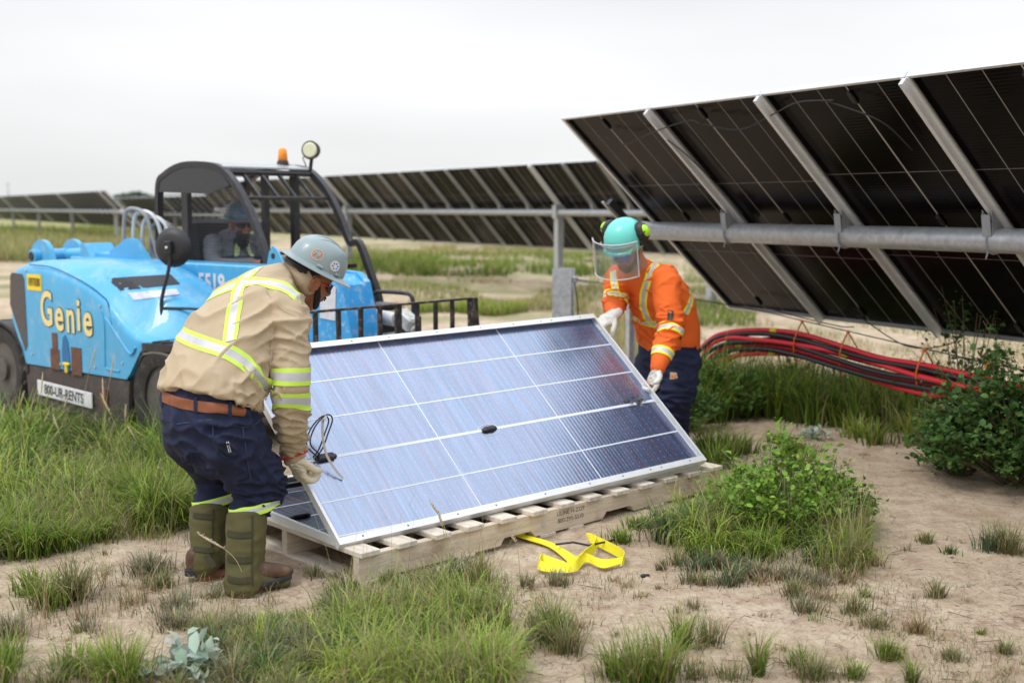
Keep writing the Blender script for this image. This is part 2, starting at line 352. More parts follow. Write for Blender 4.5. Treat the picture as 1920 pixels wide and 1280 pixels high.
def mframe(parent, m, fl=.032, fs=.011):
    mb = MB(); t = .0022; h = MT
    for y, s in ((0, 1), (MW, -1)):
        mb.box((ML/2, y+s*t/2, -h/2), (ML, t, h)); mb.box((ML/2, y+s*(fl/2+t), -t/2), (ML-2*t, fl, t))
        mb.box((ML/2, y+s*(.007+t), -h+t/2), (ML-2*t, .014, t))
    for x, s in ((0, 1), (ML, -1)):
        mb.box((x+s*t/2, MW/2, -h/2), (t, MW-2*t, h)); mb.box((x+s*(fs/2+t), MW/2, -t/2), (fs, MW-2*(fl+t), t))
        mb.box((x+s*(.007+t), MW/2, -h+t/2), (.014, MW-2*(.014+t), t))
    return mb.build('frame', m, parent)
def holes(parent, xs, ys=(.018, MW-.018)):
    for x in xs:
        for y in ys: MB().cyl((x, y, .0002), (x, y, .0009), .0042, 10).build('mounting_hole', M_dark, parent)
def jbox(parent, x, y, m=None, s=1.0):
    mb = MB(); mb.box((x, y, -.018), (.088*s, .036*s, .018), bev=.006); mb.box((x-.048*s, y, -.022), (.014, .018, .012), bev=.003); mb.box((x+.048*s, y, -.022), (.014, .018, .012), bev=.003)
    return mb.build('junction_box', m or M_blkp, parent)
def frameM(o, ax, ay, az):
    return Matrix(((ax.x, ay.x, az.x, o.x), (ax.y, ay.y, az.y, o.y), (ax.z, ay.z, az.z, o.z), (0, 0, 0, 1)))
PA = V(.76794, .64029, .01700).normalized(); PVv = V(-.50101, .58393, .63876).normalized(); PN = PA.cross(PVv).normalized(); PVv = PN.cross(PA)
PBL = V(-.708, 4.705, .163)
# held module
hp = thing('framed_solar_module', 'solar panel tilted up off the pallet by the two workers, glossy blue side showing', 'solar panel', group='solar panels on the pallet')
hp.matrix_world = frameM(PBL, PA, PVv, PN)
lam = laminate('laminate', [M_lamA, M_line, M_line], hp)
mframe(hp, M_alub)
holes(hp, (.12, .35, .62, .84, 1.14, 1.43, 1.66, 1.86, 1.94, 2.16))
jbox(hp, .165, .465); jb2 = jbox(hp, 1.09, .462, s=.8)
MB().tube([(1.09+.062*math.cos(a), .462+.034*math.sin(a), -.0275) for a in np.linspace(0, 2*math.pi, 25)], .0022, 5, cap=False).build('sealant_bead', M_line, jb2)
# damaged right box: torn casing, scorched smear, peeled flakes
mb = MB(); rr = random.Random(3); fl_ = []
mb.box((2.15, .476, -.02), (.055, .026, .013), Matrix.Rotation(.5, 3, 'Z'), bev=.004); mb.box((2.07, .492, -.022), (.04, .022, .010), Matrix.Rotation(.35, 3, 'Z'), bev=.003)
for i in range(16):
    x, y = 2.16+rr.gauss(0, .045), .48+rr.gauss(0, .02); a = rr.random()*3
    q = [V(x+.014*math.cos(a+k), y+.010*math.sin(a+k), -.024+rr.random()*.018) for k in (0, 1.9, 3.6)]
    fl_.append(q)
jb3 = mb.build('junction_box', mat('scorched casing', (.06, .06, .06), .6, 0, .8, 60), hp, label='torn and scorched junction box')
for q in fl_: MB().add(q, [(0, 1, 2)]).build('peeled_flake', mat('charred flake', (.12, .12, .11), .7, 0, .7, 60) if q is fl_[0] else bpy.data.materials['charred flake'], jb3)
# module lead: black cable loop with connector at the left box
mb = MB(); loop = [(.12, .475, -.015), (.08, .52, .02), (.12, .58, .055), (.19, .62, .075), (.215, .60, .065), (.18, .55, .03), (.14, .50, .0), (.10, .47, -.012)]
mb.tube(sv(loop), .0035, 7); mb.tube([Vector(p)+V(.012, -.006, .012) for p in sv(loop)], .0035, 7)
cb_ = mb.build('lead_cable', M_blkp, hp)
MB().box((.19, .60, .085), (.035, .011, .010), Matrix.Rotation(1.0, 3, 'Z'), bev=.004).build('connector', M_white, cb_)
mb = MB(); st = sv([(.18, .60, .075), (.155, .53, .05), (.145, .45, .02), (.165, .38, -.005), (.19, .335, -.022)], 5)
ring = []
for i, p in enumerate(st): w = .009*(1-.7*i/len(st)); ring.append([p+V(-w, -.004, 0), p+V(w, .004, .002), p+V(w, .004, .0032), p+V(-w, -.004, .0012)])
mb.rings(ring, sm=False); mb.build('paper_tag', mat('beige tape', (.42, .36, .30), .8), hp)
# lying module beneath
ho = PBL+V(0, 0, .019); hn = V(-PA.y, PA.x, 0).normalized(); hx = V(PA.x, PA.y, 0).normalized()
lp = thing('framed_solar_module', 'solar panel lying flat on the pallet under the tilted one, grey with white lines', 'solar panel', group='solar panels on the pallet')
lp.matrix_world = frameM(ho+hn*.045, hx, hn, V(0, 0, 1))
laminate('laminate', [M_lamC, M_line, M_line], lp); mframe(lp, M_alub)
jbox(lp, .10, .465); 
MB().bar((.0, .90, .012), (.62, .90, .012), .03, .022).build('spacer_bar', M_blkp, lp)
# ------------------------------------------------------------------ pallet
PY = .748; PLn = 2.40; PDp = 1.13
pal = thing('wooden_pallet', 'long weathered wooden pallet on the ground under the solar panels', 'pallet', (-.624, 4.651, .005), PY)
rp = random.Random(5)
prof = [(0, .014), (.325*PLn, .014), (.335*PLn, .045), (.405*PLn, .045), (.416*PLn, .014), (.609*PLn, .014), (.62*PLn, .045), (.695*PLn, .045), (.705*PLn, .014), (PLn, .014), (PLn, .121), (0, .121)]
for y in (0.0, PDp/2-.02, PDp-.04):
    MB().prism([(x, y, z) for x, z in prof], (0, .04, 0)).build('stringer', M_wood, pal)
for i in range(13):
    x = .045+i*(PLn-.09)/12; w = .098+rp.uniform(-.008, .006)
    MB().box((x, PDp/2-.003+rp.uniform(-.005, .005), .1305), (w, PDp+.036, .024), Matrix.Rotation(rp.uniform(-.004, .004), 3, 'Z'), bev=.003).build('top_board', M_woodb, pal)
for x in (.05, .24*PLn, .45*PLn, .53*PLn, .78*PLn, PLn-.05):
    MB().box((x, PDp/2, .0055), (.10, PDp+.012, .016), bev=.002).build('bottom_board', M_woodb, pal)
M_sten = mat('stencil ink', (.19, .15, .11), .9, 0, .5, 60)
for txt, z in (('ULINE H-2329', .094), ('800-295-5510', .058)):
    lettering('lettering', txt, .030, Matrix.Translation((1.235, -.0012, z)) @ Matrix.Rotation(math.pi/2, 4, 'X'), M_sten, pal, sx=1.05, extrude=.0004)
MB().cyl((1.05, -.001, .062), (1.05, -.004, .062), .012, 18).cyl((1.05, -.004, .062), (1.05, -.008, .062), .005, 6).build('washer', M_alu, pal)
MB().cyl((2.10, -.001, .062), (2.10, -.004, .062), .012, 18).build('washer', M_alu, pal)
# ------------------------------------------------------------------ yellow strap on the sand
def ribbon(mb, path, wv, th=.0016):
    """path points with width vectors"""
    rs = []
    for i, (p, w) in enumerate(zip(path, wv)):
        t = (path[min(i+1, len(path)-1)]-path[max(i-1, 0)]).normalized(); nn = t.cross(w).normalized()*th
        rs.append([p-w+nn, p+w+nn, p+w-nn, p-w-nn])
    mb.rings(rs, sm=False)
M_strap = mat('yellow webbing', (.84, .75, .015), .6, 0, .10, 30, bump=.5, bscale=260, dirt=(.6, .5, .1), dscale=30, damt=.4)
SB = thing('ratchet_strap', 'crumpled bright yellow webbing strap on the sand beside the pallet', 'strap', tuple(gp(1085, 1045)))
def strap(pts):
    P = [Vector(gp(px, py, .012+h*.8)) for px, py, h, *_ in pts]; wvs = [Vector((w[0], w[1]*1.2, w[2]*.62)) for *_, w in pts]
    base = SB.location
    P2 = sv(P, 6); W2 = sv(wvs, 6)
    mb = MB(); ribbon(mb, [p-base for p in P2], [w.normalized()*.0255 for w in W2]); mb.build('webbing', M_strap, SB)
up = (0, .25, 1)
strap([(940, 992, .03, (.1, 1, .1)), (985, 1006, .012, (.2, 1, .2)), (1030, 1020, .012, (.3, 1, .3)), (1062, 1040, .02, (.5, .8, .6)), (1078, 1052, .028, (.4, .4, 1)), (1095, 1040, .03, (.2, .2, 1)), (1112, 1028, .03, (.1, .3, 1)), (1118, 1012, .03, (-.1, .4, 1)), (1103, 1008, .035, (-.3, .5, 1)), (1128, 1018, .028, (0, .4, 1)), (1168, 1040, .024, (0, .4, 1)), (1166, 1052, .02, (.2, .5, .8))])
strap([(1166, 1050, .014, (.3, 1, .6)), (1130, 1056, .018, (0, .7, .8)), (1096, 1044, .022, (-.2, .5, .9)), (1080, 1060, .022, (0, .5, 1)), (1046, 1064, .02, (0, .6, .8)), (1014, 1060, .02, (.1, .6, .8)), (1012, 1048, .026, (.2, .2, 1)), (1024, 1050, .02, (.1, .5, .8)), (1060, 1058, .012, (0, 1, .3))])
mb = MB(); mb.tube([gp(1042, 1020, .05)-SB.location, gp(1075, 1016, .05)-SB.location, gp(1105, 1022, .045)-SB.location, gp(1150, 1012, .045)-SB.location], .005, 6); mb.build('tension_bar', M_blkp, SB)
cl = MB(); q = gp(1206, 1079, .045); cl.box(q, (.022, .016, .016), Matrix.Rotation(.5, 3, 'Z'), bev=.004); cl.box(q+V(.018, .004, .002), (.018, .010, .010), bev=.002)
tag(cl.build('plastic_clip', M_blkp), 'tiny black plastic clip lying alone on the sand in front of the strap', 'clip')
# ------------------------------------------------------------------ tracker rows
def row_axes(yaw, tilt):
    a = V(math.cos(yaw), math.sin(yaw), 0); n0 = V(0, 0, 1).cross(a).normalized()
    v = n0*math.cos(tilt)-V(0, 0, 1)*math.sin(tilt); z = -(a.cross(v)).normalized()
    return a, v, z
M_lamF = mat('far module back', (.011, .010, .009), .6, 0, .3, 2, spec=.08)
def tracker(P0, yaw, tilt, ks, posts, label, pitch=1.13, detail=2, flips=(), tube_r=.07, wide=(), zg=0.0, tube_end=None, group='tracker rows of solar panels', rails=True):
    a, v, z = row_axes(yaw, tilt); P0 = Vector(P0)
    root = thing('solar_tracker', label, 'solar tracker', (P0.x, P0.y, zg), 0, group); org = Vector(root.location)
    proto = None
    for k in ks:
        p = P0+a*(pitch*k)-org
        M = frameM(p, v, a, z)
        if k in flips: M = frameM(p+v*ML+a*MW, -v, -a, z)
        if proto is None:
            lw, ws = ((.0045, .009), .0025) if detail == 2 else ((.005, .012), .004)
            m = laminate('solar_module', [M_lamB, M_lineB, M_lineBt], root, lw, ws) if detail >= 1 else None
            if detail == 0:
                mb = MB(); mb.box((ML/2, MW/2, -.02), (ML-.02, MW-.02, .03), mi=0)
                for y in (.012, MW-.012): mb.box((ML/2, y, -.015), (ML, .006, .035), mi=1)
                for x in (.01, ML-.01): mb.box((x, MW/2, -.015), (.02, MW-.05, .034), mi=1)
                m = mb.build('solar_module', [M_lamF, M_galv], root)
            else:
                f = mframe(m, M_alu, .03, .012)
                if detail == 2:
                    for x in (.12, ML/2, ML-.12): jbox(m, x, .465, s=.9)
            proto = m; m.matrix_local = M
        else:
            m = copy_tree(proto, root); m.matrix_local = M
    k0, k1 = min(ks), max(ks)+1
    mid = P0+v*(ML/2)+z*(tube_r+.055)-org
    e0 = k0*pitch-.15 if tube_end is None else tube_end
    MB().cyl(mid+a*e0, mid+a*(k1*pitch+.3), tube_r, 24 if detail == 2 else 12).build('torque_tube', M_galv, root)
    if rails:
        rp = None
        for k in list(ks)+[k1]:
            if k == k0 and detail == 2: continue
            big = k in wide or detail == 2
            y = pitch*k-(pitch-MW)/2
            mb = MB(); w, h = (.046, .05) if detail == 2 else ((.11, .06) if (big and detail == 1) else ((.22, .08) if big else (.045, .05)))
            c = P0+a*y-org
            mb.bar(c+v*.004+z*h*.5, c+v*(ML-.004)+z*h*.5, w*.55, h, up=z, mi=0)
            mb.bar(c+v*.004+z*.004, c+v*(ML-.004)+z*.004, w*1.15, .006, up=z, mi=0)
            r = mb.build('rail', M_alub if (big or k in wide) else M_alu, root)
            if detail == 2:
                q = c+v*(ML/2)+z*(tube_r+.055); mb = MB()
                for s in (-1, 1):
                    mb.prism([q+a*s*.030+v*-.17+z*-.075, q+a*s*.030+v*.10+z*-.075, q+a*s*.030+v*.06+z*.015, q+a*s*.030+v*-.055+z*.03], a*.004*s)
                mb.bar(q-v*.16-z*.05, q-v*.06+z*.03, .056, .004, up=z)
                ring = [q+v*math.cos(t)*(tube_r+.004)+z*math.sin(t)*(tube_r+.004) for t in np.linspace(-.6, math.pi+.6, 16)]
                mb.tube(ring, .006, 6); mb.cyl(q+z*(tube_r)+v*.0, q+z*(tube_r+.05)+v*.02, .005, 6)
                mb.build('clamp_bracket', M_steel, r)
            else:
                q = c+v*(ML/2)+z*.06; MB().prism([q-v*.16-z*.02-a*.03, q+v*.12-z*.02-a*.03, q+v*.02+z*.05-a*.03], a*.06).build('clamp_bracket', M_galv, r)
    for k in posts:
        q = mid+a*(k*pitch-(pitch-MW)/2); g0 = gz(q.x+org.x, q.y+org.y)-org.z-.1
        w = .13; Rz = Matrix.Rotation(yaw, 3, 'Z')
        mb = MB(); H_ = q.z-g0-.02
        for s in (-1, 1): mb.box((q.x, q.y, g0+H_/2)+(Rz @ V(0, s*w/2, 0)) if False else V(q.x, q.y, g0+H_/2)+Rz @ V(0, s*w/2, 0), (w, .009, H_), Rz)
        mb.box(V(q.x, q.y, g0+H_/2), (.008, w-.009, H_), Rz)
        mb.bar(q-a*.06+V(0, 0, .02), q+a*.06+V(0, 0, .02), .24, .26, up=(0, 0, 1))
        mb.build('post', M_galv, root)
    return root
T1 = tracker((.377, 9.177, 2.216), -1.0577, .738, range(0, 7), (5.6,), 'large dark solar tracker row rising on the right behind the worker in orange', flips=(2, 3, 6), tube_end=-.16)
a1, v1, z1 = row_axes(-1.0577, .738)
# short end post behind the orange shirt, with drive bracket
o1 = Vector(T1.location); q = Vector((.377, 9.177, 2.216))+v1*(ML/2)+z1*.125-a1*.12-o1
mb = MB(); Rz = Matrix.Rotation(-1.0577, 3, 'Z'); H_ = q.z-.06+o1.z
for s in (-1, 1): mb.box(V(q.x, q.y, H_/2)+Rz @ V(0, s*.028, 0), (.055, .006, H_), Rz)
mb.box(V(q.x, q.y, H_/2), (.007, .05, H_), Rz)
mb.bar(q-a1*.05+v1*-.02, q-v1*.34+a1*-.05+z1*.0, .03, .012, up=z1); mb.build('post', M_galv, T1)
MB().bar(q-v1*.05+a1*.04, q-v1*.34+a1*.04, .05, .06, up=z1).build('drive_bracket', M_blk, T1)
# draped module leads
def T1p(s, u, h=.02): return Vector((.377, 9.177, 2.216))-o1+a1*s+v1*u+z1*h
for pts in ([(.44, .20), (.62, .27), (.9, .22), (1.15, .16), (1.5, .12), (1.62, .14)], [(1.02, .14), (1.2, .35), (1.24, .7), (1.3, 1.02)],
            [(1.6, .16), (1.95, .22), (2.3, .14), (2.6, .05), (2.85, .08)], [(2.8, .08), (3.1, .25), (3.15, .5)],
            [(.47, 2.12), (.9, 2.20), (1.3, 2.30), (1.5, 2.26)], [(1.6, 2.13), (1.9, 2.42), (2.3, 2.36), (2.55, 2.15)], [(4.9, .1), (5.0, .3), (5.2, .4)]):
    MB().tube(sv([T1p(s, u, .03+.02*(i % 2)) for i, (s, u) in enumerate(pts)], 6), .0045, 6).build('module_cable', M_blkp, T1)
T2 = tracker((.939, 21.9, 2.357), -1.017, .831, range(-20, 5), (-1, -10, -19, 3), 'solar tracker row in the middle distance behind the blue machine and the steel post', detail=1, wide=(-1, -10), tube_r=.065, zg=-.0)
T3 = tracker((-17.9, 52.0, 2.25), -1.03, .80, range(-1, -41, -1), (-1, -10, -19, -28, -37), 'far solar tracker row at the left edge ending above the blue engine cover', detail=0, wide=(-1, -10, -19, -28, -37), tube_r=.09, zg=0)
T4 = tracker((-24.3, 72.0, 2.07), -1.03, .80, range(0, 22), (1, 10, 19), 'farthest and smallest solar tracker row, seen left of and through the cab', detail=0, wide=(1, 10, 19), tube_r=.09, zg=0)
T5 = tracker((1.2, 44.0, 2.3), -1.03, .80, range(-10, 13), (-6, 1, 8), 'solar tracker row seen low behind the middle distance row', detail=0, wide=(1, 8), tube_r=.08, zg=0)
# ------------------------------------------------------------------ pile with the messenger wire and hanging feeder cables
pile = thing('steel_pile', 'short galvanised steel pile left of the worker in orange, messenger wire tied to its top', 'post', (.47, 10.7, 0))
mb = MB(); Rz = Matrix.Rotation(-.5, 3, 'Z')
for s in (-1, 1): mb.box(Rz @ V(0, s*.075, 0)+V(0, 0, .49), (.15, .01, 1.0), Rz)
mb.box(V(0, 0, .49), (.008, .14, 1.0), Rz); mb.box(V(0, -.085, .46), (.14, .008, 1.05), Rz)
mb.build('pile', M_galv, pile); MB().box((.10, -.05, .89), (.06, .05, .06), bev=.01).cyl((.1, -.05, .89), (.22, -.09, .87), .012, 8).build('turnbuckle', M_steel, pile)
MB().tube(sv([(.1, -.06, .86), (.13, -.07, .6), (.10, -.07, .3), (.13, -.08, .0)]), .006, 6).build('ground_wire', M_blkp, pile)
wp = [at(1080, 523, 10.62), at(1250, 552, 9.8), at(1413, 580, 9.1), at(1530, 607, 8.62), at(1793, 667, 7.4), at(1960, 700, 6.75), at(2300, 740, 5.7)]
tag(MB().tube(sv(wp, 5), .0042, 6).build('messenger_wire', M_blkp), 'thin dark wire strung above the red and black cables', 'wire')
M_cr = mat('red cable jacket', (.72, .025, .04), .4, 0, .06, 10); M_cb = mat('black cable jacket', (.022, .022, .024), .35, 0, .1, 10)
M_org = mat('orange hook', (.75, .17, .02), .5, 0, .1, 10)
core = [(1310, 720, 9.45), (1325, 655, 9.35), (1362, 640, 9.2), (1430, 640, 8.95), (1500, 648, 8.65), (1580, 668, 8.25), (1650, 690, 7.9), (1730, 709, 7.5), (1840, 730, 7.0), (1960, 752, 6.5), (2250, 790, 5.8)]
cc = [at(*p) for p in core]
rc = random.Random(11)
spec = [('r', .0, .080), ('b', -.012, .050), ('r', -.02, .020), ('b', -.03, -.010), ('r', -.012, -.036), ('b', -.03, -.064), ('r', .0, -.086), ('b', .03, .066), ('b', .035, .004), ('r', .03, -.05)]
for i, (c_, dx, dz) in enumerate(spec):
    ph = rc.random()*6; pts = []
    low = (i/9)
    for j, p in enumerate(cc):
        w = .018*math.sin(ph+j*1.5); sq = .75 if j > 7 else 1
        drop = 0
        if j == 0: drop = -.18-.35*low
        elif j == 1: drop = -.02-.25*low
        elif j == 2: drop = -.10*low*low
        if i < 2 and j <= 2: drop = (-.03, -.02, -.005)[j] if j else -.05
        side = -.35*low if j == 0 else (-.1*low if j == 1 else 0)
        pts.append(p+V(dx*1.4+w*.6+side*.3+(-.25 if (j == 0 and i < 2) else 0), dx+w, dz*sq*1.0+w*.5+drop))
    o = MB().tube(sv(pts, 7), .0185, 9).build('feeder_cable', M_cr if c_ == 'r' else M_cb)
    nm = ['uppermost', 'second', 'third', 'fourth', 'fifth', 'sixth', 'seventh', 'eighth', 'ninth', 'lowest'][i]
    tag(o, '%s thick feeder cable, %s of the bundle hanging under the solar row' % ('red' if c_ == 'r' else 'black', nm), 'cable', 'feeder cables hanging in a bundle')
    for j, f in ((2, 3), (3, 2), (5, 1)):
        if (i, j) in ((0, 3), (4, 2), (2, 5), (6, 3)):
            P = sv(pts, 7)[j*7+f]; P1 = sv(pts, 7)[j*7+f+1]; d = (P1-P).normalized()
            MB().cyl(P-d*.03, P+d*.03, .0196, 12).build('marker_band', M_yel, o)
for i, (px, pt, pb, Yd, wh) in enumerate(((1494, 603, 672, 8.68, 'leftmost'), (1580, 622, 697, 8.25, 'second from the left'), (1724, 655, 732, 7.55, 'third from the left'), (1843, 680, 745, 7.0, 'half hidden by the dark bush, rightmost'))):
    A = at(px+10, pt, Yd); Bq = at(px-5, pb, Yd); B2 = at(px-2, pt+22, Yd-.06); C2 = at(px+26, pt+28, Yd+.05)
    mb = MB(); mb.tube(sv([A, B2+V(0, -.02, 0), at(px-6, (pt+pb)/2+8, Yd-.08), Bq+V(0, -.03, -.01), Bq+V(.05, .05, -.02)], 6), .0055, 6)
    mb.tube(sv([A, C2, at(px+27, pt+40, Yd+.08)], 5), .0055, 6); mb.sphere(A, .013, 8, 6)
    tag(mb.build('cable_hanger', M_org), 'orange wire hanger holding the cable bundle, %s' % wh, 'hanger', 'orange cable hangers')
# ------------------------------------------------------------------ telehandler
TH = -.711
tele = thing('telehandler', 'light blue compact telehandler with open black cab and a forklift carriage, parked behind the workers', 'telehandler', (-2.4, 7.75, 0), TH)
def P(name, mb, m, parent=None, label=None, angle=35): return mb.build(name, m, parent or tele, label, angle)
# engine cover: rings in the w-z plane along u
def lerp_tab(tab, x):
    if x <= tab[0][0]: return tab[0][1]
    for (a, b), (c, d) in zip(tab, tab[1:]):
        if x <= c: return b+(d-b)*(x-a)/(c-a)
    return tab[-1][1]
zn = [(-1.99, .87), (-1.93, 1.02), (-1.88, 1.07), (-1.7, 1.115), (-1.33, 1.11), (-1.0, 1.05), (-.68, .965), (-.53, .885), (-.34, .75), (-.2, .69), (-.1, .655), (.12, .66)]
zi = [(-1.99, .95), (-1.93, 1.08), (-1.88, 1.115), (-1.7, 1.145), (-1.33, 1.155), (-.7, 1.145), (-.4, 1.085), (-.15, 1.0), (.0, .90), (.09, .78), (.12, .69)]
zb = [(-1.99, .83), (-1.72, .36), (-.31, .37), (-.27, .42), (-.14, .60), (-.1, .62), (.12, .64)]
wi = [(-1.99, .62), (-.6, .62), (.12, .60)]; w0 = [(-1.99, .03), (-1.9, .0), (-.30, .0), (-.16, .015), (-.05, .06), (.12, .16)]
us = [-1.99, -1.96, -1.93, -1.9, -1.85, -1.78, -1.72, -1.5, -1.3, -1.1, -.9, -.75, -.62, -.53, -.45, -.38, -.32, -.28, -.22, -.16, -.1, -.04, .02, .07, .10, .12]
rs = []
for u in us:
    b, t0, t1, ws, we = lerp_tab(zb, u), lerp_tab(zn, u), lerp_tab(zi, u), lerp_tab(w0, u), lerp_tab(wi, u)
    h = max(t0-b, .015); f = min(.06, h*.4)
    rs.append([V(u, ws, b), V(u, ws, b+(h-f)*.35), V(u, ws, b+(h-f)*.7), V(u, ws, t0-f), V(u, ws+.008, t0-f*.5), V(u, ws+.03, t0-f*.12), V(u, ws+.075, t0+.014), V(u, ws+.16, t0+(t1-t0)*.72+.006), V(u, ws+.28, t0+(t1-t0)*.93), V(u, we-.12, t1), V(u, we-.03, t1-.004), V(u, we, t1-.03), V(u, we, b)])
mb = MB(); mb.rings(rs); hood = P('engine_cover', mb, M_blue, angle=60)
def hz(u, w):        # height of the cover top
    t0, t1, ws = lerp_tab(zn, u), lerp_tab(zi, u), lerp_tab(w0, u)
    return lerp_tab([(ws, t0-.02), (ws+.075, t0+.014), (ws+.16, t0+(t1-t0)*.72+.006), (ws+.28, t0+(t1-t0)*.93), (.5, t1), (.62, t1)], w)
mb = MB(); mb.tube(sv([V(u, lerp_tab(w0, u)+.012, lerp_tab(zn, u)+.0) for u in (-1.62, -1.3, -1.0, -.75, -.62, -.55)]+[V(-.50, .004, .80), V(-.47, .0, .70)], 5), .0045, 5); P('panel_seam', mb, mat('seam shadow gap', (.01, .09, .19), .8), hood)
for u_, z_ in ((-1.62, .44), (-1.2, .40), (-.72, .42), (-.62, .86), (-1.66, 1.07), (-.36, .48)): P('bolt', MB().cyl((u_, .001, z_), (u_, -.007, z_), .010, 8), M_galv, hood)
# raised panel edge and recess
mb = MB(); mb.tube(sv([(-.56, -.002, .78), (-.5, -.002, .74), (-.3, .0, .575), (-.24, .0, .555), (-.2, .003, .60)], 5), .009, 6)
mb.tube(sv([(-.60, -.002, .82), (-.575, -.002, .70), (-.585, -.002, .46), (-.57, -.002, .425), (-.40, -.002, .42)], 5), .007, 6)
P('cover_crease', mb, M_blue, hood)
def top_patch(mb, quad, n=6, off=.004, mi=0):
    g = []
    for i in range(n+1):
        a, b = Vector(quad[0]).lerp(Vector(quad[3]), i/n), Vector(quad[1]).lerp(Vector(quad[2]), i/n)
        g.append([(lambda q: V(q.x, q.y, hz(q.x, q.y)+off))(a.lerp(b, j/n)) for j in range(n+1)])
    vs = sum(g, []); m_ = n+1; mb.add(vs, [(i*m_+j, i*m_+j+1, (i+1)*m_+j+1, (i+1)*m_+j) for i in range(n) for j in range(n)], mi, True); return mb
hbv = BVHTree.FromPolygons([Matrix.Translation(tele.location) @ Matrix.Rotation(TH, 4, 'Z') @ v.co for v in hood.data.vertices], [list(p.vertices) for p in hood.data.polygons])
Mti = (Matrix.Translation(tele.location) @ Matrix.Rotation(TH, 4, 'Z')).inverted()
def laid(quad, n=9, off=.004):
    """sheet hugging the cover top between four corner points"""
    q = [Vector((*c, 0)) for c in quad]; vs = []
    for i in range(n+1):
        a, b = q[0].lerp(q[3], i/n), q[1].lerp(q[2], i/n)
        for j in range(n+1):
            p = a.lerp(b, j/n); h = hbv.ray_cast(EYEV, ray(p.x, p.y).normalized()); vs.append(Mti @ (h[0]+(h[1] if h[1].z > 0 else -h[1])*off))
    m_ = n+1; return MB().add(vs, [(i*m_+j, i*m_+j+1, (i+1)*m_+j+1, (i+1)*m_+j) for i in range(n) for j in range(n)], 0, True)
P('air_grille', laid([(226, 545), (338, 533), (320, 515), (200, 522)]), mat('dark mesh grille', (.03, .032, .035), .7, 0, .3, 120), hood)
P('hood_sticker', laid([(252, 563), (338, 552), (330, 542), (240, 549)]), mat('faded sticker', (.56, .60, .68), .5, 0, .25, 26, dirt=(.45, .18, .16), dscale=14, damt=.5), hood)
# side grille (hexagon, dark mesh)
mb = MB(); mb.prism([(-1.93, -.004, .80), (-1.905, -.004, 1.02), (-1.88, -.004, 1.045), (-1.72, -.004, 1.04), (-1.69, -.004, 1.0), (-1.685, -.004, .50), (-1.72, -.004, .455)], (0, .012, 0))
P('side_grille', mb, mat('grey mesh', (.10, .085, .08), .6, .2, .3, 90, bump=.4, bscale=200), hood)
RX = Matrix.Rotation(math.pi/2, 4, 'X')
def side(txt, size, u, z, m, w=-.004, bold=0, sx=1, parent=None, rot=0, name='lettering'):
    return lettering(name, txt, size, Matrix.Translation((u, w, z)) @ Matrix.Rotation(rot, 4, 'Y') @ RX, m, parent or hood, bold=bold, sx=sx)
plb = P('number_sticker', MB().box((-1.535, -.003, .985), (.21, .004, .12)), M_yel, hood)
side('10970280', .088, -1.535, .985, M_dark, -.0065, 0, .52, plb)
# the name in five letters of falling size, dark outline below the yellow
for m_, bd, ww in ((M_dark, .011, -.0035), (M_gen, .006, -.006)):
    side('G', .36, -1.365, .785, m_, ww, bd*1.15, .70); side('e', .34, -1.185, .755, m_, ww, bd*1.15, .78); side('n', .34, -1.025, .75, m_, ww, bd*1.15, .74)
    side('i', .33, -.91, .77, m_, ww, bd*1.15, .85); side('e', .34, -.79, .745, m_, ww, bd*1.15, .78)
for (u, z, dx, dz) in ((-1.27, .545, .075, .16), (-1.275, .43, .13, .15), (-.97, .44, .14, .20)):
    P('brown_decal', MB().box((u, -.003, z), (dx, .004, dz)), M_brown, hood)
mb = MB(); mb.prism([(-1.165, -.005, .36), (-1.17, -.005, .50), (-1.15, -.005, .60), (-1.115, -.005, .62), (-1.08, -.005, .57), (-1.065, -.005, .46), (-1.065, -.005, .36)], (0, .006, 0)); cp_ = P('latch_recess', mb, mat('deep blue plastic', (.015, .14, .34), .5), hood)
mb = MB(); mb.box((-1.10, -.012, .41), (.09, .02, .022), bev=.006).box((-1.10, -.012, .375), (.03, .018, .06), bev=.005); P('latch', mb, M_yel, cp_)
# chassis
mb = MB(); mb.prism([(-1.75, .01, .355), (-1.73, .01, .07), (-.34, .01, .02), (-.30, .01, .36)], (0, .03, 0)); mb.box((-1.0, .9, .25), (2.6, 1.3, .34), bev=.03); mb.box((-.5, .9, .35), (1.4, 1.1, .3))
ch = P('chassis', mb, M_frame)
pl_ = P('plate', MB().box((-1.16, -.006, .185), (.78, .01, .115), Matrix.Rotation(.03, 3, 'Y'), bev=.004), M_white, ch)
side('800-UR-RENTS', .102, -1.16, .182, M_dark, -.0125, .0012, .86, pl_, .03)
P('brown_decal', MB().box((-.62, -.001, .21), (.09, .014, .13)), M_brown, ch)
# dark parts under the front of the cover, fender and step
mb = MB(); mb.prism([(-.20, .02, .63), (-.24, .02, .52), (-.20, .02, .47), (-.12, .02, .58), (.25, .02, .60), (.25, .02, .65)], (0, .55, 0)); P('front_shroud', mb, M_blk)
mb = MB()
arc = [(.05+.47*math.cos(t), .3+.29*math.sin(t)) for t in np.linspace(.25, math.pi*.78, 10)]
mb.prism([(x, .02, z) for x, z in arc]+[(x*.97, .02, z-.015) for x, z in arc[::-1]], (0, .34, 0)); P('front_fender', mb, mat('grey fender', (.16, .15, .13), .7, 0, .2, 9))
mb = MB(); arc = [(-2.2+.50*math.cos(t), .33+.33*math.sin(t)) for t in np.linspace(-.1, math.pi*.95, 12)]
mb.prism([(x, .0, z) for x, z in arc]+[(-2.2+(x+2.2)*.94, .0, z-.02) for x, z in arc[::-1]], (0, .35, 0)); P('rear_fender', mb, M_blkp)
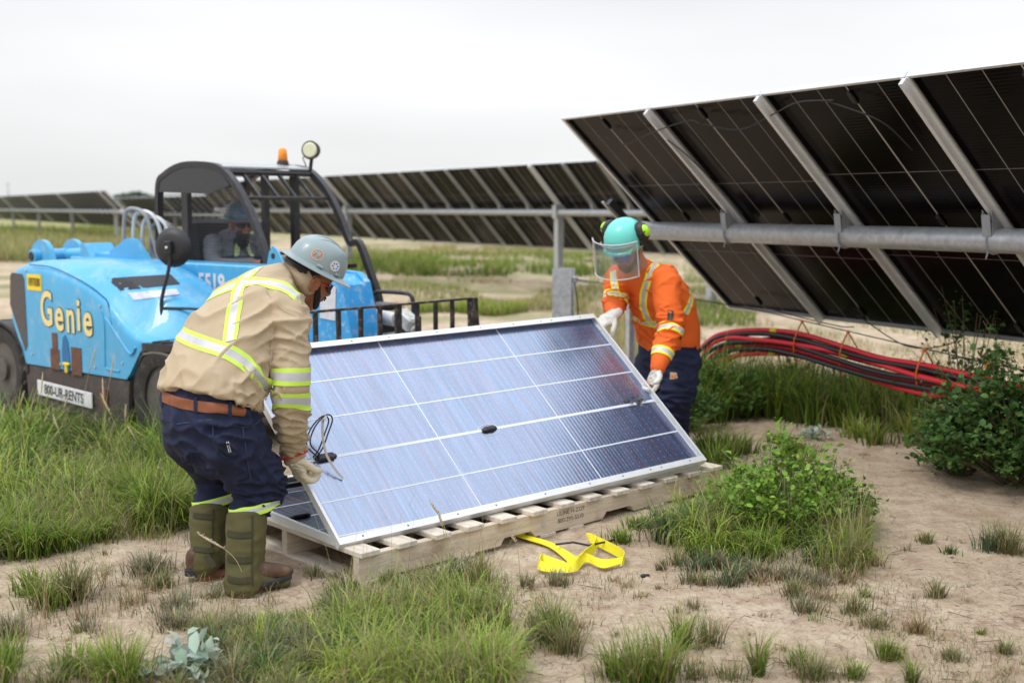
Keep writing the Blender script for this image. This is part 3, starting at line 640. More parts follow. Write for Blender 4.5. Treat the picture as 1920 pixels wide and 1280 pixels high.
M_rimd = mat('muddy rim', (.10, .09, .08), .7, 0, .3, 12)
def wheel(u, w, s):
    r0, wd = .37, .30; mb = MB()
    prof_ = [(.22, -wd*.42), (.29, -wd*.5), (.335, -wd*.47), (r0-.012, -wd*.36), (r0, -wd*.2), (r0+.004, 0), (r0, wd*.2), (r0-.012, wd*.36), (.335, wd*.47), (.29, wd*.5), (.22, wd*.42)]
    rr_ = [[V(u+r*math.cos(t), w+y, .27+r*math.sin(t)) for r, y in prof_] for t in np.linspace(0, 2*math.pi, 41)[:-1]]
    rr_.append(rr_[0]); mb.rings(rr_, cap=False)
    for i in range(22):
        t = i/22*2*math.pi
        for sd_ in (-1, 1):
            tt = t+(.14 if sd_ > 0 else 0); Rm = Matrix.Rotation(-tt, 3, 'Y')
            mb.box(V(u, w+sd_*wd*.24, .27)+Rm @ V(r0+.004, 0, 0), (.032, wd*.5, .042), Rm @ Matrix.Rotation(sd_*.5, 3, 'X'), bev=.006)
    t_ = P('wheel', mb, M_rub, angle=40)
    mb = MB(); y0 = w+s*wd*.30
    mb.cyl((u, y0, .27), (u, y0+s*.02, .27), .225, 28); mb.cyl((u, y0+s*.02, .27), (u, y0+s*.05, .27), .09, 20)
    P('rim', mb, M_rimd, t_)
for u in (.05, -2.2):
    wheel(u, .17, -1); wheel(u, 1.66, 1)
# boom along the centre
mb = MB(); mb.box((-.85, .78, 1.01), (2.75, .24, .26), bev=.012); mb.box((.60, .78, 1.0), (.5, .17, .19), bev=.01)
bm_ = P('boom', mb, M_blue)
lettering('lettering', '5519', .17, Matrix.Translation((-.245, .6575, 1.0)) @ RX, M_white, bm_, bold=.006, sx=.95)
mb = MB(); pts = [(.40, 1.14), (.43, 1.24), (.47, 1.285), (.52, 1.25), (.60, 1.14)]
mb.prism([(u, .655, z) for u, z in pts], (0, .014, 0)); P('lifting_eye', mb, M_blue, bm_); MB().cyl((.475, .652, 1.215), (.475, .672, 1.215), .02, 12).build('eye_hole', M_dark, bm_)
mb = MB(); hd = [(.70, 1.10), (.86, 1.13), (1.08, 1.12), (1.16, 1.06), (1.28, .62), (1.30, .42), (1.05, .36), (.86, .45), (.80, .9)]
for w in (.66, .86): mb.prism([(u, w, z) for u, z in hd], (0, .05, 0))
mb.prism([(u*.99+.01, .71, z*.985) for u, z in hd], (0, .15, 0)); head_ = P('boom_head', mb, M_bluew)
P('warning_sticker', MB().box((1.03, .656, .93), (.15, .004, .22), Matrix.Rotation(.06, 3, 'Y')), M_stick, head_)
# rear boom pivot and lift cylinder
mb = MB()
for w in (.62, .90):
    arc = [(-2.62+.17*math.cos(t), 1.12+.15*math.sin(t)) for t in np.linspace(math.pi*.95, .12, 12)]
    mb.prism([(u, w, z) for u, z in arc]+[(-2.2, w, .75), (-2.7, w, .75)], (0, .04, 0))
mb.cyl((-2.66, .56, 1.13), (-2.66, .98, 1.13), .06, 20); P('boom_pivot', mb, M_blue)
P('pivot_pin', MB().cyl((-2.66, .55, 1.13), (-2.66, .558, 1.13), .038, 16), M_dark)
mb = MB(); mb.cyl((-2.45, .8, 1.14), (-2.0, .8, 1.17), .055, 18); mb.prism([(-2.08, .68, 1.05), (-2.08, .68, 1.25), (-2.02, .68, 1.25), (-1.85, .68, 1.05)], (0, .25, 0))
mb.prism([(-1.72, .72, 1.1), (-1.7, .72, 1.19), (-1.45, .72, 1.30), (-1.36, .72, 1.30), (-1.1, .72, 1.08)], (0, .05, 0)); mb.box((-1.7, .82, 1.13), (.7, .18, .1), bev=.01); P('lift_cylinder', mb, M_blue)
for i, (du, w, m_, h) in enumerate(((0, .76, M_hose, .36), (.09, .80, M_alu, .34), (.17, .84, M_alu, .30), (.24, .88, M_hose, .26))):
    u0 = -1.52+du*.8; P('hydraulic_hose', MB().tube(sv([(u0+.03, w, 1.08), (u0-.03, w, 1.2), (u0+.0, w, 1.12+h), (u0+.10, w+.02, 1.17+h), (u0+.22, w+.05, 1.11+h), (u0+.27, w+.08, 1.05+h*.6), (u0+.3, w+.1, 1.1)], 7), .0165, 9), m_)
# mirror
mb = MB(); mb.tube(sv([(-.10, .17, .63), (-.13, .17, .85), (-.125, .18, .95), (-.105, .22, 1.12), (-.10, .24, 1.26)], 5), .0125, 8); mb.tube([(-.13, .17, .86), (.05, .28, .86), (.3, .42, .84)], .0095, 8)
ms = P('mirror_arm', mb, M_blk)
mc = V(-.115, .26, 1.27); dn = V(-.45, .89, 0).normalized(); mb = MB()
mb.tube([mc-dn*.03, mc-dn*.026, mc-dn*.005, mc+dn*.018, mc+dn*.02], [.03, .085, .125, .137, .118], 32); mb.box(mc-dn*.05, (.05, .04, .09), Matrix.Rotation(.45, 3, 'Z'), bev=.005)
P('mirror', mb, M_blkp); P('mirror_bolt', MB().sphere(mc-dn*.074+V(.0, 0, .0), .011, 10, 6), M_alu)
# cab ---------------------------------------------------------------
cabp = [(-1.30, 1.0), (-1.29, 1.45), (-1.27, 1.72), (-1.18, 1.79), (-1.02, 1.845), (-.85, 1.865), (-.62, 1.855), (-.45, 1.82), (-.30, 1.72), (-.19, 1.60), (-.09, 1.46), (.02, 1.27), (.10, 1.08), (.16, .9)]
CN, CF = .92, 1.75
far = cabp[:-2]+[(.12, 1.27), (.24, 1.05), (.33, .85), (.38, .6)]
cabr = MB()
def prof_bar(mb, pts, w, a, b):
    c = spline(pts, 5); ring = []
    for i, p in enumerate(c):
        q0, q1 = c[max(i-1, 0)], c[min(i+1, len(c)-1)]; t = np.array(q1)-np.array(q0); t /= np.linalg.norm(t); nrm = np.array([-t[1], t[0]])
        ring.append([V(p[0]+nrm[0]*s*a, w+d*b, p[1]+nrm[1]*s*a) for s, d in ((-1, -1), (1, -1), (1, 1), (-1, 1))])
    mb.rings(ring, sm=False)
prof_bar(cabr, cabp, CN, .022, .025); prof_bar(cabr, far, CF, .022, .025)
cabr.box((-1.29, (CN+CF)/2, 1.72), (.04, CF-CN, .04)); cabr.box((-1.29, (CN+CF)/2, 1.05), (.05, CF-CN, .1))
cabr.box((-1.29, CF-.02, 1.35), (.07, .07, .8)); cabr.box((-1.0, CF-.02, 1.35), (.05, .05, .9)); cabr.box((-.92, CN+.005, 1.40), (.075, .04, .86))
cabr.box((-.62, CF-.02, 1.38), (.055, .055, .92))
cabr.tube([V(-.42, CN, 1.80), V(-.42, CF, 1.80)], .022, 8); cabr.tube([V(-.215, CN, 1.61), V(-.215, CF, 1.61)], .014, 8)
for i in range(1, 5):
    w = CN+(CF-CN)*i/5; cabr.bar((-.42, w, 1.79), (-.215, w, 1.61), .022, .022, up=(0, 1, 0))
cab = P('cab_frame', cabr, M_blk)
mb = MB(); rr_ = [(-1.2, 1.79), (-1.02, 1.85), (-.85, 1.872), (-.62, 1.865), (-.42, 1.83)]
mb.rings([[V(u, CN, z+.0), V(u, CF, z+.0), V(u, CF, z+.012), V(u, CN, z+.012)] for u, z in rr_], sm=True); P('roof', mb, mat('smoky roof panel', (.40, .42, .42), .3, 0, .06, 9), cab)
# wire mesh on the near side: crossed flat wires inside the profile
mb = MB(); prof2 = [Vector((u, 0, z)) for u, z in [tuple(p) for p in spline(cabp, 4)]]
def zmax(u):
    z = 0
    for a, b in zip(prof2, prof2[1:]):
        lo, hi = sorted((a.x, b.x))
        if lo <= u <= hi and hi > lo: z = max(z, a.z+(b.z-a.z)*(u-a.x)/(b.x-a.x))
    return z
u = -1.27
while u < .12:
    zt = zmax(u)
    if zt > 1.12: mb.box((u, CN-.012, (1.1+zt)/2), (.0026, .0018, zt-1.1))
    u += .0235
z = 1.12
while z < 1.86:
    xs = [u_ for u_ in np.arange(-1.27, .14, .01) if zmax(u_) > z]
    if xs: mb.box(((xs[0]+xs[-1])/2, CN-.0145, z), (xs[-1]-xs[0], .0018, .0026))
    z += .0235
P('wire_mesh', mb, M_blk, cab)
mb = MB(); mb.prism([(-1.27, CN-.02, 1.66), (-1.27, CN-.02, 1.73), (-1.0, CN-.02, 1.84), (-.7, CN-.02, 1.86), (-.45, CN-.02, 1.81), (-.33, CN-.02, 1.70), (-.60, CN-.02, 1.64)], (0, .012, 0)); P('dark_mesh_band', mb, mat('dark mesh band', (.03, .032, .035), .35, 0, .2, 40), cab)  # solid sheet standing in for the dark roof seen through the mesh top
mb = MB(); mb.cyl((-.62, 1.62, 1.875), (-.62, 1.62, 1.905), .05, 20, r2=.042); bk_ = P('beacon_base', mb, M_blk, cab)
MB().tube([(-.62, 1.62, 1.905), (-.62, 1.62, 1.99), (-.62, 1.62, 2.005)], [.038, .032, .018], 20).build('beacon', M_orange, bk_)
mb = MB(); mb.bar((-.42, CF-.02, 1.83), (-.40, CF-.02, 1.92), .02, .02); mb.tube([(-.42, CF-.06, 1.86), (-.46, CF-.06, 1.93), (-.38, CF-.05, 1.95)], .005, 6)
wl = V(-.39, CF-.03, 1.985); dd = V(.45, -.85, .0).normalized(); mb.tube([wl+dd*-.05, wl+dd*-.03, wl+dd*.02, wl+dd*.03], [.035, .065, .074, .07], 24); wk = P('work_light', mb, M_blk, cab)
MB().tube([wl+dd*.028, wl+dd*.036], [.064, .05], 24).build('lamp_lens', M_lens, wk)
# seat, console
mb = MB(); mb.box((-1.0, 1.33, .98), (.42, .42, .12), bev=.04); mb.box((-1.17, 1.33, 1.2), (.12, .42, .5), Matrix.Rotation(-.12, 3, 'Y'), bev=.04); P('seat', mb, M_blkp)
mb = MB(); mb.box((-.12, 1.33, 1.0), (.18, .5, .2), bev=.03); mb.tube([V(-.3+.17*math.cos(t)*.5, 1.33+.17*math.sin(t), 1.15+.17*math.cos(t)*.3) for t in np.linspace(0, 2*math.pi, 20)], .014, 8); mb.bar((.13, .95, 1.1), (.13, 1.7, 1.1), .03, .03); P('dashboard', mb, M_blk)
mb = MB(); mb.box((-.5, 1.32, .86), (1.4, .8, .14)); mb.box((.25, 1.35, .62), (.55, .72, .3), bev=.03); P('cab_floor', mb, M_frame)
# front: tilt cylinder, black box, handle hoop, quick coupler
mb = MB(); mb.box((.88, 1.25, .68), (.35, .5, .24), bev=.02); mb.box((.72, 1.25, .84), (.2, .5, .05), bev=.01); P('front_box', mb, M_blk)
mb = MB(); mb.cyl((.78, 1.05, .83), (1.22, 1.08, .80), .048, 18); P('tilt_cylinder', mb, mat('scuffed pale cylinder', (.62, .6, .58), .5, 0, .1, 20, dirt=(.4, .1, .07), dscale=11, damt=.7))
mb = MB(); mb.box((1.30, 1.10, .80), (.16, .10, .10), Matrix.Rotation(.5, 3, 'Y'), bev=.015); mb.cyl((1.2, 1.1, .85), (1.38, 1.1, .74), .03, 12); mb.box((1.12, 1.1, .67), (.6, .25, .05), bev=.01); P('coupler', mb, mat('scuffed pale metal', (.5, .5, .48), .55, .2, .3, 30))
mb = MB(); mb.tube(sv([(.85, 1.22, .6), (.85, 1.22, .90), (.87, 1.22, .955), (.95, 1.22, .965), (1.15, 1.22, .965), (1.22, 1.22, .95), (1.24, 1.22, .89), (1.24, 1.22, .7)], 6), .014, 8); P('guard_hoop', mb, M_blk)
# carriage with load guard
U0, WA, WB = 1.45, -.05, 1.60
mb = MB(); mb.box((U0, (WA+WB)/2-.03, .925), (.030, WB-WA, .014)); mb.box((U0, (WA+WB)/2, .30), (.06, WB-WA, .09)); mb.box((U0, (WA+WB)/2, .55), (.05, WB-WA, .08))
for i, w in enumerate((.02, .20, .38, .56, .72, .88, 1.05, 1.22, 1.38)): mb.box((U0, w, .60), (.018, .05 if i == 5 else .028, .64))
mb.prism([(U0-.02, WB-.055, .93), (U0-.02, WB+.0, .93), (U0-.02, WB+.06, .30), (U0-.02, WB-.03, .30)], (.05, 0, 0)); P('load_guard', mb, mat('chipped black paint', (.03, .028, .028), .5, 0, .2, 20, dirt=(.33, .25, .20), dscale=22, damt=.8))
for w in (.45, 1.15):
    mb = MB(); mb.prism([(U0+.02, w, .62), (U0+.07, w, .62), (U0+.07, w, .12), (U0+1.0, w, .07), (U0+1.0, w, .055), (U0+.02, w, .06)], (0, .1, 0)); P('fork', mb, M_blk)
P('rope_loop', MB().tube(sv([(U0-.02, .36, .70), (U0-.03, .35, .62), (U0-.05, .38, .60), (U0-.04, .41, .62), (U0-.02, .38, .68)], 5), .008, 6), mat('rope', (.45, .36, .25), .9))
# ------------------------------------------------------------------ people
def fabric(name, col, var=.1, bump=.25, rough=.85, dirt=None, dscale=6, damt=.3, big=.35):
    m = mat(name, col, rough, 0, var, 5, dirt=dirt, dscale=dscale, damt=damt); t = m.node_tree; n = t.nodes; l = t.links; b = n['Principled BSDF']
    
    c = n.new('ShaderNodeTexCoord')
    z = n.new('ShaderNodeTexNoise'); z.noise_type = 'RIDGED_MULTIFRACTAL'; z.inputs['Scale'].default_value = 5.5; z.inputs['Detail'].default_value = 3; z.inputs['Roughness'].default_value = .35; z.inputs['Distortion'].default_value = .8; mpx = n.new('ShaderNodeMapping'); mpx.inputs['Rotation'].default_value = (.3, .6, .5); mpx.inputs['Scale'].default_value = (1, 1, 2.4); l.new(c.outputs['Object'], mpx.inputs[0]); l.new(mpx.outputs[0], z.inputs['Vector'])
    z2 = n.new('ShaderNodeTexNoise'); z2.inputs['Scale'].default_value = 420; z2.inputs['Detail'].default_value = 2; l.new(c.outputs['Object'], z2.inputs[0])
    bp = n.new('ShaderNodeBump'); bp.inputs['Strength'].default_value = big; bp.inputs['Distance'].default_value = .022; l.new(z.outputs[0], bp.inputs['Height'])
    b2 = n.new('ShaderNodeBump'); b2.inputs['Strength'].default_value = bump; b2.inputs['Distance'].default_value = .001; l.new(z2.outputs[0], b2.inputs['Height']); l.new(bp.outputs[0], b2.inputs['Normal'])
    l.new(b2.outputs[0], b.inputs['Normal']); return m
M_khaki = fabric('khaki shirt cloth', (.46, .365, .24), .10, dirt=(.36, .27, .17), dscale=5, damt=.35)
M_navy = fabric('navy work cloth', (.007, .012, .042), .25, dirt=(.02, .028, .062), dscale=7, damt=.4)
M_olive = fabric('olive canvas', (.085, .075, .022), .18, dirt=(.14, .12, .06), dscale=9, damt=.35)
M_orng = fabric('orange shirt cloth', (.78, .13, .012), .08, big=.25)
M_greyc = fabric('grey shirt cloth', (.19, .205, .23), .12)
M_glove = fabric('tan leather glove', (.62, .55, .40), .14, dirt=(.42, .33, .2), dscale=22, damt=.45)
M_glovew = fabric('white leather glove', (.68, .66, .60), .12, dirt=(.4, .36, .3), dscale=18, damt=.5)
M_lime = mat('lime fluorescent tape', (.56, .82, .09), .6, 0, .04, 10)
M_fyel = mat('yellow fluorescent tape', (.88, .80, .03), .6, 0, .04, 10)
M_silv = mat('silver reflective tape', (.52, .52, .55), .45, .1, .08, 30)
M_belt = mat('brown leather belt', (.22, .065, .02), .6, 0, .2, 20)
M_boot = mat('brown boot leather', (.09, .042, .022), .7, 0, .25, 16, dirt=(.22, .16, .1), dscale=12, damt=.5)
M_sole = mat('boot rubber', (.03, .032, .036), .8, 0, .2, 20, dirt=(.16, .13, .1), dscale=20, damt=.4)
def skinm(name, col):
    m = mat(name, col, .5, 0, .12, 18, bump=.12, bscale=90); b = m.node_tree.nodes['Principled BSDF']
    b.inputs['Subsurface Weight'].default_value = .08; b.inputs['Subsurface Radius'].default_value = (.01, .004, .002); return m
M_skinA = skinm('warm brown skin', (.27, .105, .05)); M_skinB = skinm('tan skin', (.40, .20, .13)); M_skinC = skinm('ruddy skin', (.45, .20, .14))
M_beard = mat('dark beard', (.015, .011, .010), .85, 0, .3, 60, bump=.6, bscale=260)
M_hatg = mat('grey helmet shell', (.24, .31, .32), .32, 0, .05, 5, dirt=(.33, .37, .36), dscale=12, damt=.4, coat=.2)
M_teal = mat('turquoise helmet shell', (.14, .62, .54), .32, 0, .04, 5, coat=.2)
M_hatd = mat('worn blue grey helmet shell', (.13, .20, .25), .4, 0, .1, 9)
M_limeh = mat('lime earmuff cup', (.42, .78, .02), .35, 0, .05, 10)
def loft(mb, pts, lat, n=20, cap=True, k=4):
    """pts: (centre, radius along lat, radius across)"""
    raw = [(*p[0], p[1], p[2]) for p in pts]; sp = spline(raw, k) if len(raw) > 2 else [np.array(q, float) for q in raw]
    C = [Vector(q[:3]) for q in sp]; lat = Vector(lat); rs = []
    def ring(c, t, a, b):
        u = lat-t*lat.dot(t)
        if u.length < 1e-4: u = t.orthogonal()
        u.normalize(); w = t.cross(u)
        return [c+u*a*math.cos(2*math.pi*i/n)+w*b*math.sin(2*math.pi*i/n) for i in range(n)]
    for i, q in enumerate(sp):
        t = (C[min(i+1, len(C)-1)]-C[max(0, i-1)]).normalized(); a, b = max(q[3], .002), max(q[4], .002)
        if i == 0 and cap:
            for e in (.12, .5, .85): rs.append(ring(C[0]-t*min(a, b)*math.sqrt(1-e*e), t, a*e, b*e))
        rs.append(ring(C[i], t, a, b))
        if i == len(sp)-1 and cap:
            for e in (.85, .5, .12): rs.append(ring(C[-1]+t*min(a, b)*math.sqrt(1-e*e), t, a*e, b*e))
    return mb.rings(rs)
def capsule(mb, p, q, r0, r1, n=14): d = (Vector(q)-Vector(p)).orthogonal(); return loft(mb, [(Vector(p), r0, r0), (Vector(q), r1, r1)], d, n)
def fuse(name, mb, m, parent=None, base=V(0, 0, 0), voxel=.009, it=3, folds=None, keep=False):
    """one continuous skin over overlapping lofts, smoothed, with cloth folds; returns object and world-space BVH"""
    me = mb.mesh(name); o = bpy.data.objects.new(name, me); S.collection.objects.link(o)
    md = o.modifiers.new('r', 'REMESH'); md.mode = 'VOXEL'; md.voxel_size = voxel; md.adaptivity = 0; md.use_smooth_shade = True
    s2 = o.modifiers.new('s', 'SMOOTH'); s2.factor = .6; s2.iterations = it
    dg = bpy.context.evaluated_depsgraph_get(); dg.update(); m2 = bpy.data.meshes.new_from_object(o.evaluated_get(dg)); bpy.data.objects.remove(o)
    nv = len(m2.vertices); co = np.empty(nv*3); m2.vertices.foreach_get('co', co); co = co.reshape(-1, 3)
    if folds:
        no = np.empty(nv*3); m2.vertices.foreach_get('normal', no); no = no.reshape(-1, 3); d = np.zeros(nv)
        for c, rad, ax, freq, amp, asp in folds:
            c = np.array(c); ax = np.array(Vector(ax).normalized()); rel = co-c; dist = np.linalg.norm(rel, axis=1); w = np.clip(1-(dist/rad)**2, 0, 1)**1.2
            s = rel@ax; lat = rel-np.outer(s, ax); idx = np.nonzero(w > .01)[0]
            for i in idx:
                p = lat[i]*freq*asp*1.2+ax*(s[i]*freq*1.3); q = (p[0]+c[0]*7, p[1]+3, p[2])
                f = 1-abs(noise.noise(q))*3.0; g_ = max(0., f); d[i] += amp*w[i]*(1.9*g_*g_+.8*max(-.4, f)-.55)
        co = co+no*d[:, None]; m2.vertices.foreach_set('co', co.ravel()); m2.update()
    bv = BVHTree.FromPolygons([Vector(c) for c in co], [list(p.vertices) for p in m2.polygons])
    m2.transform(Matrix.Translation(-base)); m2.materials.clear(); m2.name = name
    o = link(name, m2, m, parent); return o, bv
def cast(bv, px, py, miss=None):
    r = ray(px, py).normalized(); h = bv.ray_cast(EYEV, r); return (h[0], h[1]) if h[0] else None
def band(name, pts, nrm, w, mats, parent, base, bv, split=(.27, .73), lift=.0025, closed=False):
    """tape sewn on a garment: three stripes across its width, hugging the surface"""
    n = len(pts); rows = []; fr = [0, split[0]*.5, split[0], .5, split[1], (1+split[1])*.5, 1]
    for i in range(n):
        a = pts[(i-1) % n] if closed else pts[max(i-1, 0)]; b = pts[(i+1) % n] if closed else pts[min(i+1, n-1)]
        t = (b-a).normalized(); s = nrm[i].cross(t).normalized(); row = []
        for f in fr:
            q = pts[i]+s*w*(f-.5); h = bv.find_nearest(q)
            q = h[0]+((h[1] if h[1].dot(nrm[i]) > 0 else nrm[i])+nrm[i]).normalized()*lift if h[0] else q
            row.append(q-base)
        rows.append(row)
    for _ in range(2):
        rows = [[(rows[(i-1) % n][k_]+rows[i][k_]*2+rows[(i+1) % n][k_])/4 if (closed or 0 < i < n-1) else rows[i][k_] for k_ in range(len(fr))] for i in range(n)]
    vs = sum(rows, []); m_ = len(fr); fs = []; mi = []
    for i in range(n if closed else n-1):
        j = (i+1) % n
        for k_ in range(m_-1): fs.append((i*m_+k_, i*m_+k_+1, j*m_+k_+1, j*m_+k_)); mi.append(1 if 2 <= k_ < 4 else 0)
    me = bpy.data.meshes.new(name); me.from_pydata([tuple(v) for v in vs], [], fs); me.update()
    me.polygons.foreach_set('material_index', mi); me.polygons.foreach_set('use_smooth', [True]*len(fs))
    return link(name, me, mats, parent)
def tape_px(name, px, w, mats, parent, base, bv, n=8, split=(.27, .73), lift=.0025):
    P_, Nn = [], []
    for q in spline(px, n):
        h = cast(bv, q[0], q[1])
        if h: P_.append(h[0]); Nn.append(h[1] if h[1].dot(EYEV-h[0]) > 0 else -h[1])
    for _ in range(2): P_ = [P_[0]]+[(P_[i-1]+P_[i]*2+P_[i+1])/4 for i in range(1, len(P_)-1)]+[P_[-1]]; Nn = [Nn[0]]+[(Nn[i-1]+Nn[i]+Nn[i+1]).normalized() for i in range(1, len(Nn)-1)]+[Nn[-1]]
    return band(name, P_, Nn, w, mats, parent, base, bv, split, lift)
def tape_ring(name, c, ax, w, mats, parent, base, bv, R0=.3, n=40, split=(.27, .73), lift=.0025, arc=None):
    c = Vector(c); ax = Vector(ax).normalized(); u = ax.orthogonal().normalized(); v_ = ax.cross(u); P_, Nn = [], []
    for i in range(n):
        a = 2*math.pi*i/n; d = u*math.cos(a)+v_*math.sin(a); h = bv.ray_cast(c, d)
        if h[0] and (h[0]-c).length < R0: P_.append(h[0]); Nn.append(d)
    if len(P_) < 8: return None
    m_ = len(P_)
    for _ in range(2): P_ = [(P_[i-1]+P_[i]*2+P_[(i+1) % m_])/4 for i in range(m_)]
    return band(name, P_, Nn, w, mats, parent, base, bv, split, max(lift, .0055), closed=True)
def hand(mb, O, d, nrm, right=True, s=1.0, curl=(.35, .7, .6), spread=.09, thumb=(.75, .55, .35), r=.0115, lens=(.070, .078, .072, .056)):
    d = Vector(d).normalized(); nrm = Vector(nrm); nrm = (nrm-d*nrm.dot(d)).normalized(); t = d.cross(nrm) if right else nrm.cross(d)
    O = Vector(O)
    loft(mb, [(O-d*.03*s, .030*s, .024*s), (O+d*.01*s, .033*s, .023*s), (O+d*.05*s, .043*s, .020*s), (O+d*.088*s, .041*s, .016*s)], t, 18)
    for i in range(4):
        o = O+d*(.088-.004*abs(i-1.2))*s+t*(.030-.0205*i)*s; a = spread*(1.2-i*.8)*.5
        dd = (d+t*a).normalized(); ang = 0; L_ = lens[i]*s; rr_ = r*s*(1 if i < 3 else .88); pts = [(o-dd*.012*s, rr_*1.05, rr_*1.05), (o, rr_*1.1, rr_*1.1)]
        for j, f in enumerate((.45, .30, .25)):
            ang += curl[j]*(1+.12*(i-1.5)); e = (dd*math.cos(ang)+nrm*math.sin(ang)); o = o+e*L_*f; pts.append((o, rr_*(.98-.06*j), rr_*(.98-.06*j)))
        loft(mb, pts, t, 10, k=3)
    o = O+d*.018*s+t*.028*s+nrm*.006*s; e0 = (t*thumb[0]+d*thumb[1]+nrm*thumb[2]).normalized(); p1 = o+e0*.034*s; e1 = (e0*.6+d*.6+nrm*.35).normalized(); p2 = p1+e1*.030*s; p3 = p2+(e1*.7+nrm*.5).normalized()*.024*s
    loft(mb, [(o-e0*.015*s, .016*s, .016*s), (o+e0*.012*s, .0155*s, .0155*s), (p1, r*1.15*s, r*1.15*s), (p2, r*1.08*s, r*1.08*s), (p3, r*.9*s, r*.9*s)], nrm, 12, k=3)
def headshape(mb, C, F, U, s=1.0):
    F, U = Vector(F).normalized(), Vector(U); U = (U-F*U.dot(F)).normalized(); Rr = F.cross(U); rot = Matrix((Rr, F, U)).transposed()
    P_ = lambda x, y, z: C+(Rr*x+F*y+U*z)*s
    mb.sphere(P_(0, -.008, .028), (.075*s, .094*s, .088*s), 20, 14, rot=rot)
    loft(mb, [(P_(0, .02, .03), .066*s, .066*s), (P_(0, .035, -.02), .062*s, .055*s), (P_(0, .042, -.06), .052*s, .044*s), (P_(0, .055, -.092), .030*s, .028*s)], Rr, 18)
    loft(mb, [(P_(0, .088, .028), .008*s, .006*s), (P_(0, .104, .002), .011*s, .010*s), (P_(0, .113, -.014), .015*s, .012*s), (P_(0, .098, -.026), .014*s, .010*s)], Rr, 10)
    loft(mb, [(P_(-.026, .088, -.046), .006*s, .006*s), (P_(0, .096, -.044), .009*s, .008*s), (P_(.026, .088, -.046), .006*s, .006*s)], U, 8)
    loft(mb, [(P_(-.022, .082, -.058), .005*s, .006*s), (P_(0, .090, -.058), .008*s, .008*s), (P_(.022, .082, -.058), .005*s, .006*s)], U, 8)
    for x in (-1, 1):
        loft(mb, [(P_(x*.05, .062, .034), .012*s, .010*s), (P_(x*.022, .082, .038), .010*s, .010*s)], U, 8)           # brow
        ear = [(P_(x*(.083+.008*math.sin(a)*.5), -.010+.019*math.cos(a)-.004, -.004+.031*math.sin(a)), .0055*s, .0065*s) for a in np.linspace(0, 2*math.pi, 11)]
        loft(mb, ear, Rr, 7, cap=False, k=2); mb.sphere(P_(x*.078, -.010, -.004), (.006*s, .013*s, .021*s), 10, 8, rot=rot)
        mb.sphere(P_(x*.033, .070, -.012), (.022*s, .022*s, .022*s), 10, 8, rot=rot)
    return P_, Rr, F, U, rot
def shell_rings(P_, prof, n=40, ax=(1, 1.2)):
    return [[P_(r*ax[0]*math.cos(t), r*ax[1]*math.sin(t)+oy, z) for t in np.linspace(0, 2*math.pi, n+1)[:-1]] for r, z, oy in prof]
def DR(z): return float(np.interp(z, [.010, .03, .062, .094, .118, .132, .138], [.117, .116, .111, .098, .074, .045, .016]))
def hardhat(name, C, F, U, m, parent, base, s=1.0, brim=.042):
    F, U = Vector(F).normalized(), Vector(U); U = (U-F*U.dot(F)).normalized(); Rr = F.cross(U); P_ = lambda x, y, z: C-base+(Rr*x+F*y+U*z)*s
    mb = MB(); pr = [(.112+brim, -.010, .008), (.112+brim*.98, -.006, .008), (.114+brim*.5, .002, .006), (.117, .010, 0), (.116, .03, 0), (.111, .062, 0), (.098, .094, 0), (.074, .118, 0), (.045, .132, 0), (.016, .138, 0), (.003, .1385, 0)]
    inner = [(.11, .004, 0), (.112+brim*.9, -.011, .008)]
    mb.rings(shell_rings(P_, inner+pr), cap=True)
    h = mb.build(name, m, parent); h.data.set_sharp_from_angle(angle=R(50))
    mb = MB()
    for x, hh in ((0, .004), (-.034, .003), (.034, .003)):
        rr_ = []
        for t in np.linspace(.28, 2.75, 22):
            r = .1155; y = 1.2*r*math.cos(t); z = .0+.139*math.sin(t)**.85; k_ = math.sqrt(max(0, 1-(x/.14)**2)); c0 = P_(x, y*k_, z*k_+.001)
            rr_.append([P_(x-.007, y*k_, z*k_-.006), P_(x-.0045, y*k_*1.01, z*k_+hh), P_(x+.0045, y*k_*1.01, z*k_+hh), P_(x+.007, y*k_, z*k_-.006)])
        mb.rings(rr_, sm=True)
    mb.build('ridge', m, h)
    for a in (.35, -.35, math.pi+.35, math.pi-.35): 
        mb = MB(); c0 = P_(.1165*math.cos(a), .14*math.sin(a), .018); mb.box(c0, (.030, .018, .013), Matrix((Rr, F, U)).transposed() @ Matrix.Rotation(a+math.pi/2, 3, 'Z'), bev=.004); mb.build('clip', m, h)
    return h, P_, Rr, F, U
def disc_sticker(P_, name, ang, z, r, m, parent, bvh_r=.118, n=22, mark=None):
    """round sticker bent onto the dome"""
    def surf(a, zz):
        rad = DR(zz)+.0022; return P_(rad*math.cos(a), rad*1.2*math.sin(a), zz)
    ctr = surf(ang, z); vs = [ctr]; fs = []
    for i in range(n): t = 2*math.pi*i/n; vs.append(surf(ang+math.cos(t)*r/.125, z+math.sin(t)*r*.92))
    for i in range(n): fs.append((0, 1+i, 1+(i+1) % n))
    o = MB().add(vs, fs, 0, True).build(name, m, parent)
    return surf
